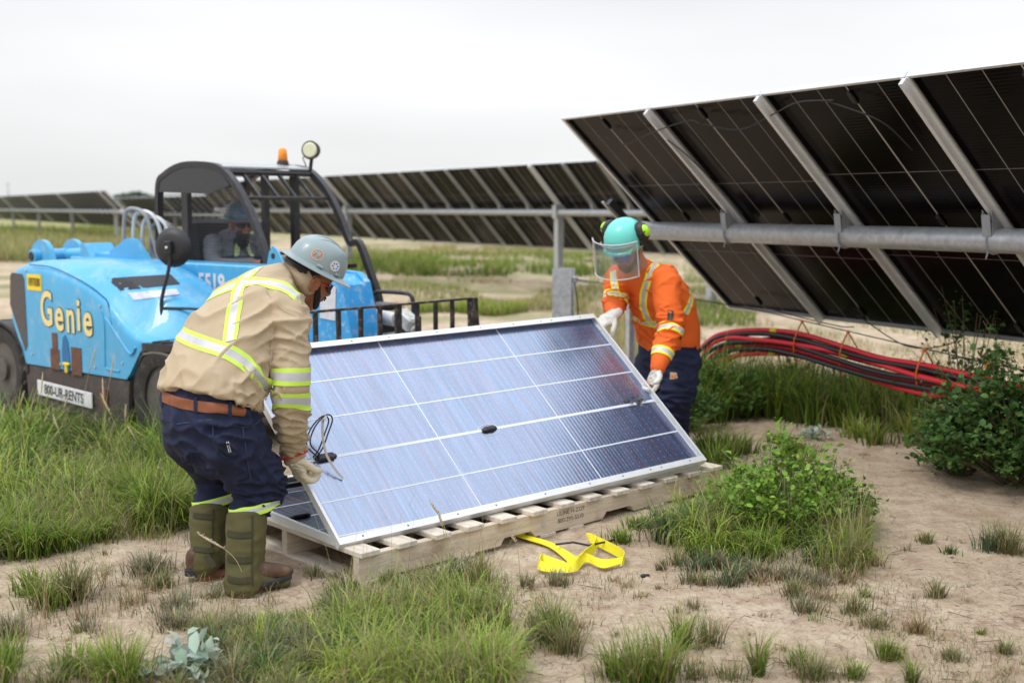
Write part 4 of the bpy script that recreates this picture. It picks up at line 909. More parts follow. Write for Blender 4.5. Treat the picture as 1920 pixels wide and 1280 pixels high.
def glasses(P_, m, parent, base, lens=M_blk):
    mb = MB()
    for x in (-1, 1):
        mb.rings([[P_(x*(.010+.0), .098, .022)-base, P_(x*.010, .100, -.010)-base], [P_(x*.038, .095, .026)-base, P_(x*.036, .096, -.016)-base], [P_(x*.062, .078, .024)-base, P_(x*.060, .078, -.012)-base], [P_(x*.073, .055, .018)-base, P_(x*.072, .055, .0)-base]], close=False, cap=False)
    g_ = mb.build('safety_glasses', lens, parent); mb = MB()
    for x in (-1, 1): mb.tube([P_(x*.072, .056, .014)-base, P_(x*.079, .02, .012)-base, P_(x*.082, -.02, .006)-base], .003, 6)
    mb.tube([P_(x*.068, .068+.03*(1-abs(x)), .025)-base for x in (-1, -.6, -.2, .2, .6, 1)], .0025, 6); mb.build('glasses_frame', m, g_); return g_
def boot(mb, sole, heel, toe, zs, w=.05):
    h, t = Vector(heel), Vector(toe); d = (t-h); d.z = 0; Lh = d.length; d.normalize(); s_ = V(-d.y, d.x, 0)
    q = lambda f, z: V(h.x+d.x*Lh*f, h.y+d.y*Lh*f, zs+z)
    loft(mb, [(q(.22, .05), w*.66, .040), (q(.35, .055), w*.78, .048), (q(.6, .045), w*.9, .036), (q(.85, .035), w*.88, .028), (q(1, .03), w*.6, .02)], s_, 18)
    loft(mb, [(q(.2, .03), w*.8, w*.8), (q(.2, .07), w*.75, w*.85)], s_, 16)
    out = []
    for z, k_ in ((-.004, .98), (.0, 1.03), (.018, 1.03), (.022, 1.0)):
        out.append([q(.5+.56*math.cos(a)*(1 if math.cos(a) > 0 else .98), z)+s_*w*k_*math.sin(a)*(1.0 if math.cos(a) > 0 else .86) for a in np.linspace(0, 2*math.pi, 29)[:-1]])
    sole.rings(out)
# ============================================================ worker in khaki (left)
B1 = V(-1.06, 4.60, .035)
Rl = V(.65, -.75, .02).normalized(); F1 = V(.75, .65, 0).normalized()
pel = at(395, 800, 4.70)
hipR, hipL = at(428, 815, 4.62), at(362, 812, 4.80)
kR, kL = at(488, 912, 4.74), at(425, 902, 4.97); aR, aL = at(458, 1085, 4.56), at(386, 1058, 4.73)
spn = [at(391, 744, 4.69), at(404, 708, 4.72), at(430, 652, 4.77), at(462, 598, 4.83), at(498, 556, 4.88), at(548, 527, 4.91)]
shR, elR, wrR = at(540, 592, 4.73), at(546, 722, 4.68), at(550, 855, 4.845)
shL, elL = at(428, 570, 5.02), at(446, 655, 5.22); gL = PBL+PVv*.86; wrL = gL+V(-.03, -.02, .10)
Fh = V(.66, .62, -.42); Uh = V(.42, .08, .88); hC = at(579, 525, 4.93)
mb = MB()
P1, R1, F1h, U1h, rot1 = headshape(mb, hC, Fh, Uh, 1.02)
loft(mb, [(spn[4], .07, .07), (at(550, 530, 4.91), .060, .060), (P1(0, -.02, -.05), .060, .062), (P1(0, -.01, .0), .055, .06)], Rl, 16)
loft(mb, [(pel, .16, .12), (spn[1], .17, .12), (spn[2], .17, .12), (spn[3], .18, .115), (spn[4], .15, .09)], Rl, 20)
for h_, k_, a_ in ((hipR, kR, aR), (hipL, kL, aL)): loft(mb, [(h_, .085, .085), ((h_+k_)/2, .075, .075), (k_, .050, .050), ((k_*.6+a_*.4), .040, .040), (a_, .034, .034), (a_-V(0, 0, .04), .035, .035)], Rl, 16); capsule(mb, a_-V(0, 0, .05), a_-V(0, 0, .055)+F1*.12, .035, .025)
for s_, e_, w_ in ((shR, elR, wrR), (shL, elL, wrL)): loft(mb, [(s_, .062, .062), ((s_+e_)/2, .052, .052), (e_, .042, .042), ((e_+w_)/2, .04, .04), (w_, .028, .028)], Rl, 14)
capsule(mb, spn[4], shR, .08, .06); capsule(mb, spn[4], shL, .08, .06)
dR = V(.30, .12, -.95); nR = V(.77, .62, .05)
hand(mb, wrR, dR, nR, True, .74, curl=(.75, 1.05, .7), r=.008, thumb=(.45, .8, .5))
dL = V(.05, .25, -.95); hand(mb, wrL, dL, V(.77, .64, 0), False, .93, curl=(.25, .55, .6), r=.0095)
W1, _ = fuse('person', mb, M_skinA, None, B1, .0065, 2); W1.location = B1
tag(W1, 'bending worker in khaki shirt and grey hard hat holding the left end of the panel', 'person')
# beard and hair
mb = MB()
loft(mb, [(P1(.066, .010, .01), .007, .007), (P1(.058, .030, -.030), .016, .011), (P1(.044, .052, -.060), .022, .013), (P1(0, .080, -.084), .022, .016), (P1(-.044, .052, -.060), .022, .013), (P1(-.058, .030, -.030), .016, .011), (P1(-.066, .010, .01), .007, .007)], U1h, 10)
loft(mb, [(P1(.03, .094, -.048), .004, .005), (P1(0, .107, -.034), .005, .007), (P1(-.03, .094, -.048), .004, .005)], U1h, 8)
fuse('beard', mb, M_beard, W1, B1, .005, 1)
mb = MB(); mb.sphere(P1(0, -.016, .034), (.0765, .094, .086), 20, 14, rot=rot1); loft(mb, [(P1(0, -.07, .02), .065, .04), (P1(0, -.075, -.025), .05, .025)], R1, 12); fuse('hair', mb, M_beard, W1, B1, .007, 1)
glasses(P1, mat('red glasses frame', (.55, .03, .02), .4), W1, B1)
# trousers: seat, two legs down to the canvas gaiters
mb = MB()
loft(mb, [(at(394, 750, 4.70), .232, .175), (at(392, 780, 4.70), .232, .18), (at(396, 808, 4.70), .203, .17), (at(412, 838, 4.70), .15, .13)], Rl, 28)
loft(mb, [(hipR+V(0, 0, .0), .125, .14), ((hipR*.5+kR*.5), .112, .122), (kR+V(.0, -.02, .03), .095, .108), (kR+V(-.015, -.03, -.03), .088, .10), (at(473, 942, 4.69), .078, .080), (at(464, 975, 4.665), .062, .062)], Rl, 24)
loft(mb, [(hipL+V(0, 0, .0), .12, .13), ((hipL*.5+kL*.5), .105, .112), (kL, .09, .10), (at(402, 930, 4.89), .080, .085), (at(393, 962, 4.85), .062, .062)], Rl, 24)
fl = [(hipR, .28, (.4, .3, .9), 16, .010, .5), (kR, .22, (.3, .2, 1), 24, .013, .35), (pel, .3, (.3, 0, 1), 12, .008, .6), (kL, .2, (.3, .2, 1), 22, .010, .35), ((kR*.78+aR*.22), .12, (0, 0, 1), 40, .008, .3)]
TR, bvT = fuse('trousers', mb, M_navy, W1, B1, .008, 3, fl)
for nme, pts in (('pocket_seam', [(398, 785), (402, 830), (413, 850), (430, 858)]), ('pocket_seam', [(432, 795), (455, 800), (478, 796), (492, 782)]), ('pocket_seam', [(318, 795), (345, 793), (398, 786)]), ('side_seam', [(455, 800), (462, 850), (470, 900)])):
    tape_px(nme, pts, .005, [M_navy, mat('navy stitch', (.055, .075, .14), .8)], TR, B1, bvT, 5, lift=.002)
tape_px('pocket_label', [(426, 828), (429, 838), (431, 848)], .010, [M_white, M_dark], TR, B1, bvT, 3)
for c_, ax_ in ((at(469, 952, 4.685), V(-.2, .05, 1)), (at(400, 938, 4.885), V(-.22, .05, 1))):
    tape_ring('reflective_tape', c_, ax_, .036, [M_lime, M_silv], TR, B1, bvT, .2, lift=.012)
# belt
tape_px('belt', [(286, 735), (300, 741), (330, 752), (362, 760), (395, 764), (430, 768), (460, 772)], .042, [M_belt, M_belt], W1, B1, bvT, 6, lift=.006)
for px_ in (304, 368, 430): tape_px('belt_loop', [(px_, 732+(px_-290)*.16), (px_, 745+(px_-290)*.16), (px_+1, 760+(px_-290)*.16)], .014, [M_navy, M_navy], TR, B1, bvT, 4, lift=.009)
# shirt
mb = MB()
loft(mb, [(spn[0]+V(0, 0, -.01), .255, .19), (spn[0]+(spn[1]-spn[0])*.5, .255, .19), (spn[1], .25, .188), (spn[2], .243, .178), (spn[3], .238, .160), (spn[4], .185, .125), (at(530, 535, 4.90), .115, .10), (at(550, 524, 4.91), .083, .083)], Rl, 32, cap=False)
loft(mb, [(spn[4]*.55+shR*.45, .12, .11), (shR+V(-.01, 0, -.02), .098, .092), (shR*.55+elR*.45, .084, .082), (elR, .074, .075), (elR*.5+wrR*.5, .070, .068), (wrR+V(0, -.004, .035), .054, .052), (wrR+V(0, 0, .0), .050, .046)], Rl, 24)
loft(mb, [(spn[4]*.6+shL*.4, .11, .10), (shL+V(.01, 0, -.02), .09, .085), (shL*.5+elL*.5, .078, .078), (elL, .07, .07), (elL*.5+wrL*.5, .062, .062), (wrL+V(0, 0, .03), .05, .05)], Rl, 20)
fl = [(spn[2], .34, (.75, .1, -.6), 9, .013, .42), (shR*.6+spn[3]*.4, .24, (.25, .3, -.9), 13, .012, .4), (at(546, 790, 4.72), .12, (.05, .2, 1), 24, .013, .30), (shR*.55+elR*.45, .10, (.1, .2, 1), 20, .008, .3), (wrR+V(0, 0, .09), .14, (.1, .2, 1), 34, .010, .28), (spn[0], .28, (.8, -.5, .3), 10, .010, .5), (at(470, 735, 4.6), .16, (.9, 0, .3), 24, .012, .5), (shR+V(0, 0, -.1), .18, (.3, .3, 1), 18, .007, .4)]
SH, bvS = fuse('shirt', mb, M_khaki, W1, B1, .0075, 3, fl)
LS = [M_lime, M_silv]
tape_px('reflective_tape', [(338, 590), (352, 583), (385, 562), (420, 543), (455, 531), (490, 529), (520, 534), (545, 545), (562, 560)], .062, LS, SH, B1, bvS)
tape_px('reflective_tape', [(488, 505), (475, 508), (462, 520), (449, 540), (442, 565), (436, 600), (431, 640)], .062, LS, SH, B1, bvS)
tape_px('reflective_tape', [(333, 622), (350, 632), (385, 645), (425, 658), (455, 676), (480, 697), (494, 716), (500, 728)], .064, LS, SH, B1, bvS)
for (f_, ) in ((.52,), (.98,)):
    c_ = shR.lerp(elR, 0)+(elR-shR)*(f_ if f_ < 1 else 1)+V(0, 0, 0)
    tape_ring('reflective_tape', at(546, 704 if f_ < .6 else 752, 4.69), V(.02, .08 if f_ < .6 else .2, 1), .072, LS, SH, B1, bvS, .16)
tape_px('yoke_seam', [(500, 545), (520, 575), (545, 590), (575, 600)], .004, [M_khaki, mat('khaki stitch', (.22, .16, .09), .8)], SH, B1, bvS, 5, lift=.001)
tape_px('sleeve_seam', [(518, 610), (508, 640), (505, 670), (505, 695)], .004, [M_khaki, mat('khaki stitch dark', (.20, .14, .08), .8)], SH, B1, bvS, 5, lift=.001)
tape_px('hem', [(289, 722), (310, 732), (345, 742), (390, 750), (440, 757), (478, 762)], .014, [M_khaki, M_khaki], SH, B1, bvS, 6, lift=.003)
tape_px('shirt_tail', [(432, 762), (444, 768), (456, 775)], .03, [mat('teal undershirt', (.06, .13, .13), .8)]*2, SH, B1, bvT, 3, lift=.004)
# collar stands up round the neck
mb = MB(); cc_ = at(556, 524, 4.915); ax_ = (P1(0, -.01, .02)-spn[4]).normalized(); u_ = (Rl-ax_*Rl.dot(ax_)).normalized(); w_ = ax_.cross(u_); rs = []
for t in np.linspace(0, 2*math.pi, 33):
    d = u_*math.cos(t)+w_*math.sin(t); rs.append([cc_+d*.082-ax_*.02-B1, cc_+d*.090+ax_*.02-B1, cc_+d*(.087+.012*max(0, w_.dot(d)*0))+ax_*.058-B1, cc_+d*.081+ax_*.060-B1, cc_+d*.078+ax_*.01-B1])
mb.rings(rs, cap=False); mb.build('collar', M_khaki, SH)
# gloves
mb = MB(); hand(mb, wrR, dR, nR, True, 1.12, curl=(.75, 1.05, .7), r=.0128, thumb=(.45, .8, .5)); loft(mb, [(wrR+V(0, 0, .02), .047, .043), (wrR-V(0, 0, .012), .045, .038)], Rl, 16)
GR, bvG = fuse('glove', mb, M_glove, W1, B1, .0042, 2, [(wrR+V(.01, .01, -.05), .09, (.1, .1, 1), 60, .003, .4)])
MB().tube([wrR+V(0, -.003, .008)+(V(1, 0, 0)*math.cos(t)*.057+V(0, 1, .0)*math.sin(t)*.053)+V(0, 0, .016*math.cos(t))-B1 for t in np.linspace(0, 2*math.pi, 30)], .0065, 8, cap=False).build('cuff_band', M_red, GR)
mb = MB(); hand(mb, wrL, dL, V(.77, .64, 0), False, 1.12, curl=(.25, .55, .6), r=.0118); loft(mb, [(wrL+V(0, 0, .02), .047, .043), (wrL-V(0, 0, .012), .045, .038)], Rl, 16); fuse('glove', mb, M_glove, W1, B1, .005, 2)
# gaiters and boots
def gaiter(top, bot, toe_d, sw, parent, base, r0=.082, r1=.080, ext=.165):
    mb = MB(); ax = (top-bot).normalized()
    loft(mb, [(top, r0, r0), (top.lerp(bot, .35), r0*1.0, r0*.98), (top.lerp(bot, .75), r1*.96, r1*.95), (bot, r1*1.0, r1*1.02), (bot-V(0, 0, .02)+toe_d*.01, r1*.98, r1*1.05)], Rl, 26, cap=False)
    loft(mb, [(bot+toe_d*.02+V(0, 0, .03), .062, .06), (bot+toe_d*ext*.6+V(0, 0, -.002), .062, .042), (bot+toe_d*ext-V(0, 0, .022), .058, .030)], V(-toe_d.y, toe_d.x, 0), 18)
    g_, bv = fuse('gaiter', mb, M_olive, parent, base, .007, 3, [(top.lerp(bot, .5), .3, (.1, 0, 1), 16, .0012, .5)])
    return g_, bv
gtR, gbR = at(463, 962, 4.66), at(458, 1092, 4.565); gtL, gbL = at(392, 950, 4.85), at(388, 1050, 4.75)
tdR = V(.80, .60, 0).normalized(); tdL = V(.72, .69, 0).normalized()
GA, bvA = gaiter(gtR, gbR, tdR, 0, W1, B1); GB, bvB = gaiter(gtL, gbL, tdL, 0, W1, B1, .080, .074)
M_strp = fabric('olive strap', (.04, .038, .014), .2)
for y in (1000, 1047, 1085): tape_px('gaiter_strap', [(428, y-2), (440, y+2), (455, y+3), (471, y+1)], .024, [M_strp, M_strp], GA, B1, bvA, 5, lift=.006)
tape_px('gaiter_seam', [(473, 965), (473, 1010), (472, 1060), (474, 1098)], .006, [M_strp, M_strp], GA, B1, bvA, 5, lift=.003)
for y in (965, 1028): tape_px('gaiter_strap', [(364, y), (380, y+3), (400, y+4)], .022, [M_strp, M_strp], GB, B1, bvB, 5, lift=.006)
tape_px('gaiter_seam', [(400, 955), (398, 1000), (396, 1050)], .006, [M_strp, M_strp], GB, B1, bvB, 5, lift=.003)
mb = MB(); mb.bar(at(386, 1040, 4.64)-B1, at(402, 1062, 4.62)-B1, .026, .003, up=(0, -1, 0)); mb.bar(at(415, 1050, 4.64)-B1, at(428, 1036, 4.62)-B1, .024, .003, up=(0, -1, 0)); mb.build('loose_strap', M_strp, GB)
for heel, toe in ((at(443, 1118, 4.53), at(541, 1104, 4.665)), (at(352, 1086, 4.70), at(436, 1062, 4.86))):
    mb, so = MB(), MB(); boot(mb, so, heel, toe, .038, .054); b_, _ = fuse('boot', mb, M_boot, W1, B1, .006, 2)
    for v_ in range(len(so.v)): so.v[v_] = tuple(Vector(so.v[v_])-B1)
    so.build('boot_sole', M_sole, b_)
# hard hat
Uhat = V(.40, -.02, .90); hat, PH, *_ = hardhat('hard_hat', P1(0, .0, .062), Fh, Uhat, M_hatg, W1, B1, .93)
M_orl = mat('orange round mark', (.75, .28, .10), .6); M_wst = mat('white round sticker', (.75, .75, .75), .5, 0, .05, 10); M_bst = mat('blue print', (.05, .2, .55), .5)
def ring_mark(P_, ang, z, r0, r1, m, parent, name='round_mark', n=28, part=1.0):
    def surf(a, zz, o=.0032): rad = DR(zz)+o; return P_(rad*math.cos(a), rad*1.2*math.sin(a), zz)
    rows = [[surf(ang+math.cos(2*math.pi*part*i/n)*r/.125, z+math.sin(2*math.pi*part*i/n)*r*.92) for i in range(n+1)] for r in (r0, r1)]
    vs = rows[0]+rows[1]; fs = [(i, i+1, n+2+i, n+1+i) for i in range(n)]; MB().add(vs, fs, 0, True).build(name, m, parent); return surf
sf = disc_sticker(PH, 'round_sticker', .12, .050, .026, M_wst, hat)
ring_mark(PH, .12, .050, .0235, .0225, M_bst, hat)
for k_ in range(6): a = k_*math.pi/3+.3; ring_mark(PH, .12+math.cos(a)*.013/.125, .050+math.sin(a)*.012, 0, .0045, M_bst if k_ != 3 else M_red, hat, 'sticker_print', 8)
ring_mark(PH, -.62, .058, .0235, .027, M_orl, hat); 
def zig(P_, ang, z, pts, w, m, parent):
    s_ = lambda a, zz: (lambda rad: P_(rad*math.cos(a), rad*1.2*math.sin(a), zz))(DR(zz)+.002)
    MB().tube([s_(ang+x/.125, z+y) for x, y in pts], w, 5).build('round_mark', m, parent)
zig(PH, -.62, .058, [(-.016, -.012), (-.010, .010), (.006, -.010), (.012, .014)], .0022, M_orl, hat)
mb = MB()       # suspension at the nape
for k_ in range(3): mb.tube(sv([PH(.09*math.cos(t), -.02+.125*math.sin(t), -.014-.012*k_) for t in np.linspace(-2.7, -.45, 8)], 3), .0055, 6)
mb.build('suspension', M_blkp, hat)
# ============================================================ worker in orange (right)
B2 = V(.93, 7.1, .035)
F2 = V(-.75, -.66, 0).normalized(); Lt = V(.66, -.75, 0)
sp2 = [at(1252, 650, 7.18), at(1251, 610, 7.14), at(1238, 565, 7.08), at(1217, 527, 7.0), at(1203, 508, 6.97)]
sL, eL, wL = at(1247, 525, 6.86), at(1256, 617, 6.72), at(1232, 694, 6.56)
sR, eR, wR = at(1160, 520, 7.12), at(1153, 567, 7.02), at(1150, 590, 6.84)
h2 = (at(1274, 680, 7.05), at(1228, 680, 7.24)); k2 = (at(1268, 748, 6.93), at(1212, 748, 7.1)); a2 = (at(1266, 836, 7.08), at(1203, 826, 7.26))
Fh2 = V(-.50, -.62, -.60); Uh2 = V(-.30, -.42, .86); hC2 = at(1176, 468, 6.90)
mb = MB(); P2, R2, F2h, U2h, rot2 = headshape(mb, hC2, Fh2, Uh2, 1.0)
loft(mb, [(sp2[3], .07, .07), (sp2[4], .062, .062), (P2(0, -.02, -.05), .06, .06), (P2(0, 0, 0), .055, .055)], Lt, 16)
loft(mb, [(sp2[0], .15, .11), (sp2[1], .16, .12), (sp2[2], .17, .12), (sp2[3], .15, .09)], Lt, 20)
for h_, k_, a_ in zip(h2, k2, a2): loft(mb, [(h_, .08, .08), (k_, .052, .052), (k_*.6+a_*.4, .055, .055), (a_, .036, .036), (a_-V(0, 0, .04), .035, .035)], Lt, 16); capsule(mb, a_-V(0, 0, .05), a_-V(0, 0, .055)+F2*.13, .035, .025)
for s_, e_, w_ in ((sL, eL, wL), (sR, eR, wR)): loft(mb, [(s_, .06, .06), ((s_+e_)/2, .05, .05), (e_, .042, .042), (w_, .028, .028)], Lt, 14)
capsule(mb, sp2[3], sL, .07, .055); capsule(mb, sp2[3], sR, .07, .055)
hdL = (V(-.30, -.22, -.93), V(-.77, -.50, .1)); hdR = (V(-.80, -.30, -.50), V(-.40, .15, -.9))
hand(mb, wL, hdL[0], hdL[1], False, .82, curl=(.6, .95, .7), r=.0085); hand(mb, wR, hdR[0], hdR[1], True, .82, curl=(.6, .95, .7), r=.0085)
W2, _ = fuse('person', mb, M_skinB, None, B2, .0065, 2); W2.location = B2
tag(W2, 'leaning worker in orange shirt with turquoise helmet and face shield at the panel right end', 'person')
mb = MB()
loft(mb, [(P2(.068, .02, -.01), .012, .010), (P2(.060, .040, -.045), .016, .012), (P2(.04, .065, -.078), .018, .013), (P2(0, .082, -.092), .02, .014), (P2(-.04, .065, -.078), .018, .013), (P2(-.060, .040, -.045), .016, .012), (P2(-.068, .02, -.01), .012, .010)], U2h, 10)
loft(mb, [(P2(.03, .094, -.046), .004, .005), (P2(0, .108, -.034), .005, .006), (P2(-.03, .094, -.046), .004, .005)], U2h, 8); fuse('beard', mb, M_beard, W2, B2, .005, 1)
glasses(P2, M_blkp, W2, B2, mat('blue mirrored lens', (.05, .10, .55), .08, .6, .1, 20))
mb = MB()
loft(mb, [(at(1252, 628, 7.16), .195, .15), (at(1253, 655, 7.16), .205, .16), (at(1252, 690, 7.14), .19, .15)], Lt, 26)
for i, (h_, k_, a_) in enumerate(zip(h2, k2, a2)): loft(mb, [(h_, .13, .125), (h_.lerp(k_, .5), .12, .115), (k_, .095, .10), (k_.lerp(a_, .45), .08, .085), (a_+V(0, 0, .02), .07, .075)], Lt, 22)
T2_, bvT2 = fuse('trousers', mb, M_navy, W2, B2, .008, 3, [(h2[0], .25, (.2, .3, 1), 14, .010, .4), (k2[0], .22, (.1, .1, 1), 24, .012, .3), (a2[0], .18, (.1, .1, 1), 28, .012, .3)])
tape_px('pocket_flap', [(1244, 690), (1262, 686), (1285, 684)], .012, [M_navy, M_navy], T2_, B2, bvT2, 4, lift=.006)
tape_px('pocket_flap', [(1246, 733), (1266, 735), (1284, 733)], .03, [M_navy, M_navy], T2_, B2, bvT2, 4, lift=.007)
lb = tape_px('pocket_label', [(1257, 705), (1263, 705), (1269, 705)], .040, [mat('beige label', (.5, .40, .32), .8)]*2, T2_, B2, bvT2, 3, lift=.006)
tape_px('label_mark', [(1260, 704), (1263, 705), (1266, 706)], .02, [mat('orange mark', (.7, .25, .06), .8)]*2, lb, B2, bvT2, 3, lift=.009)
mb = MB()
loft(mb, [(at(1252, 642, 7.17), .215, .165), (at(1252, 625, 7.15), .215, .172), (sp2[1], .212, .172), (sp2[2], .212, .168), (at(1224, 537, 7.02), .195, .14), (sp2[3], .15, .115), (sp2[4], .085, .085), (at(1197, 500, 6.95), .07, .07)], Lt, 30, cap=False)
loft(mb, [(sp2[3].lerp(sL, .5), .11, .10), (sL, .092, .088), (sL.lerp(eL, .5), .08, .08), (eL, .072, .072), (eL.lerp(wL, .55), .062, .062), (wL+V(.01, .01, .03), .048, .046), (wL+V(.005, .005, .01), .046, .042)], Lt, 22)
loft(mb, [(sp2[3].lerp(sR, .5), .11, .10), (sR, .088, .085), (sR.lerp(eR, .5), .078, .078), (eR, .070, .070), (eR.lerp(wR, .6), .055, .055), (wR+V(.008, .02, .008), .046, .046)], Lt, 20)
S2_, bvS2 = fuse('shirt', mb, M_orng, W2, B2, .0075, 3, [(sp2[2], .26, (-.3, -.3, -.9), 12, .009, .45), (eL, .18, (0, 0, 1), 26, .011, .3), (sp2[1]+V(-.1, -.1, 0), .2, (.6, 0, .8), 15, .009, .5), (eR, .14, (0, .3, 1), 26, .010, .3), (sL, .16, (.4, 0, -.9), 14, .006, .4)])
YS = [M_fyel, M_silv]
tape_px('reflective_tape', [(1246, 481), (1236, 486), (1224, 504), (1213, 530), (1207, 552), (1206, 574)], .055, YS, S2_, B2, bvS2)
tape_px('reflective_tape', [(1206, 574), (1210, 590), (1220, 602), (1230, 608)], .055, YS, S2_, B2, bvS2)
tape_px('reflective_tape', [(1150, 508), (1151, 525), (1154, 542), (1160, 560)], .045, YS, S2_, B2, bvS2)
tape_px('reflective_tape', [(1183, 592), (1198, 602), (1216, 607), (1232, 608)], .042, YS, S2_, B2, bvS2)
tape_px('reflective_tape', [(1284, 588), (1289, 580), (1293, 570), (1296, 556), (1290, 536), (1283, 520)], .05, YS, S2_, B2, bvS2)
tape_ring('reflective_tape', at(1254, 626, 6.72), eL-wL+V(-.02, 0, 0), .052, YS, S2_, B2, bvS2, .13)
tape_ring('reflective_tape', at(1243, 666, 6.62), eL-wL, .052, YS, S2_, B2, bvS2, .12)
tape_ring('reflective_tape', at(1156, 561, 7.03), sR-eR, .05, YS, S2_, B2, bvS2, .14)
em = tape_px('sleeve_emblem', [(1257, 582), (1257, 590), (1257, 600)], .038, [mat('dark woven emblem', (.03, .03, .03), .8), mat('emblem gold', (.09, .075, .04), .8)], S2_, B2, bvS2, 3, split=(.40, .60), lift=.004)
for w_, hd_, rt, of in ((wL, hdL, False, V(0, 0, .02)), (wR, hdR, True, V(.01, .02, .01))):
    mb = MB(); hand(mb, w_, hd_[0], hd_[1], rt, 1.12, curl=(.6, .95, .7), r=.0125); d_ = hd_[0].normalized(); loft(mb, [(w_-d_*.02, .036, .034), (w_-d_*.005, .040, .036), (w_+d_*.01, .038, .032)], Lt, 16)
    fuse('glove', mb, M_glovew, W2, B2, .005, 2, [(w_+d_*.05, .09, d_, 55, .003, .4)])
for heel, toe in ((a2[0]-F2*.05, a2[0]+F2*.2), (a2[1]-F2*.05, a2[1]+F2*.2)):
    mb, so = MB(), MB(); boot(mb, so, heel, toe, .038, .052); b_, _ = fuse('boot', mb, M_boot, W2, B2, .007, 2)
    for v_ in range(len(so.v)): so.v[v_] = tuple(Vector(so.v[v_])-B2)
    so.build('boot_sole', M_sole, b_)
# climbing style helmet, earmuffs, face shield
Uc = V(-.16, -.30, .94); Fc = V(-.56, -.72, -.35); Fc = Fc.normalized(); Uc = (Uc-Fc*Uc.dot(Fc)).normalized(); Rc = Fc.cross(Uc); CH = P2(0, 0, .052)
PC = lambda x, y, z: CH-B2+Rc*x+Fc*y+Uc*z
mb = MB(); mb.rings(shell_rings(PC, [(.100, -.022, 0), (.108, -.026, 0), (.112, -.012, 0), (.1145, .01, 0), (.112, .045, -.002), (.103, .08, -.004), (.084, .112, -.006), (.055, .134, -.006), (.02, .144, -.006), (.003, .145, -.006)], ax=(1, 1.16)))
mb.rings([[PC(x, .10+.055*math.sqrt(max(0, 1-(x/.105)**2))*k_+(-.03*(abs(x)/.1)**2), z) for x in np.linspace(-.095, .095, 13)] for k_, z in ((.0, -.0), (.6, -.012), (1.0, -.024), (.95, -.028), (.3, -.022))], close=False, cap=False)
hc = mb.build('helmet', M_teal, W2)
mb = MB()
for s_ in (-1, 1): mb.tube(sv([PC(s_*.07, .098, .02), PC(s_*.062, .08, .075), PC(s_*.045, .03, .125), PC(s_*.05, -.03, .125), PC(s_*.065, -.08, .085)], 5), .004, 6)
mb.build('ridge', mat('teal ridge', (.05, .45, .41), .4), hc)
s3 = [PC(x, 1.16*math.sqrt(max(0, .1105**2-x*x))+.003, z) for x, z in ((-.018, .028), (.018, .028), (0, .056))]; MB().add(s3, [(0, 1, 2)]).build('triangle_mark', mat('pale print', (.55, .6, .55), .5), hc)
MB().add([PC(.075, .090, .055), PC(.098, .062, .05), PC(.082, .068, .085)], [(0, 1, 2)]).build('triangle_mark', mat('pale print', (.55, .6, .55), .5), hc)
for s_ in (-1, 1):
    c0 = PC(s_*.116, -.025, .068); dn = (Rc*s_*.9+Uc*.35+Fc*.1).normalized(); mb = MB(); lat = Fc
    loft(mb, [(c0-dn*.006, .044, .056), (c0+dn*.010, .042, .054), (c0+dn*.019, .030, .040)], Fc, 22); ee, _ = fuse('earmuff', mb, M_limeh, hc, V(0, 0, 0), .005, 2)
    mb = MB(); mb.tube([c0-dn*.002+Fc*.046*math.cos(t)+dn.cross(Fc)*.058*math.sin(t) for t in np.linspace(0, 2*math.pi, 24)], .0065, 6, cap=False); mb.tube(sv([c0-dn*.01+Fc*.05, c0+dn*.030+Fc*.03, c0+dn*.034, c0+dn*.030-Fc*.03, c0-dn*.01-Fc*.05], 4), .004, 6); loft(mb, [(c0-dn*.032, .044, .054), (c0-dn*.012, .050, .062)], Fc, 20); mb.tube([PC(s_*.108, 0, .01), PC(s_*.135, .01, .03), c0+dn*.012+Fc*.04, c0+dn*.034], .006, 6); mb.box(PC(s_*.118, .0, .012), (.03, .04, .035), Matrix((Rc, Fc, Uc)).transposed(), bev=.006); mb.build('ear_cushion', M_blkp, ee)
# face shield: curved clear sheet with rim, hung from the helmet front
def shield(a, z): rr_ = .152; return PC(rr_*math.sin(a)*.98, .055+rr_*math.cos(a)*.95-.05*(0 if z > 0 else 1)*0-.10*(-z if z < 0 else 0)*0, z)
rows = []; na = 17; tilt_ = .05
A_ = np.linspace(-1.12, 1.12, na)
for z in (.06, .01, -.045, -.10, -.145): rows.append([PC(.166*math.sin(a), .035+.155*math.cos(a)+(.035-z)*.12, z) for a in A_])
vs = sum(rows, []); fs = [(i*na+j, i*na+j+1, (i+1)*na+j+1, (i+1)*na+j) for i in range(4) for j in range(na-1)]
vz = MB().add(vs, fs, 0, True).build('face_shield', M_visor, hc)
rim = rows[0]+[r[-1] for r in rows[1:]]+rows[-1][::-1][1:]+[r[0] for r in rows[::-1][1:]]
MB().tube(rim, .0042, 6, cap=False).build('shield_rim', mat('clear grey rim', (.5, .52, .52), .3), vz)
mb = MB(); mb.tube([PC(.118*math.sin(a)*1.04, .02+.135*math.cos(a)*.98, .026) for a in np.linspace(-1.1, 1.1, 13)], .0045, 6)
mb.build('shield_bracket', mat('grey bracket', (.35, .37, .37), .5), vz)
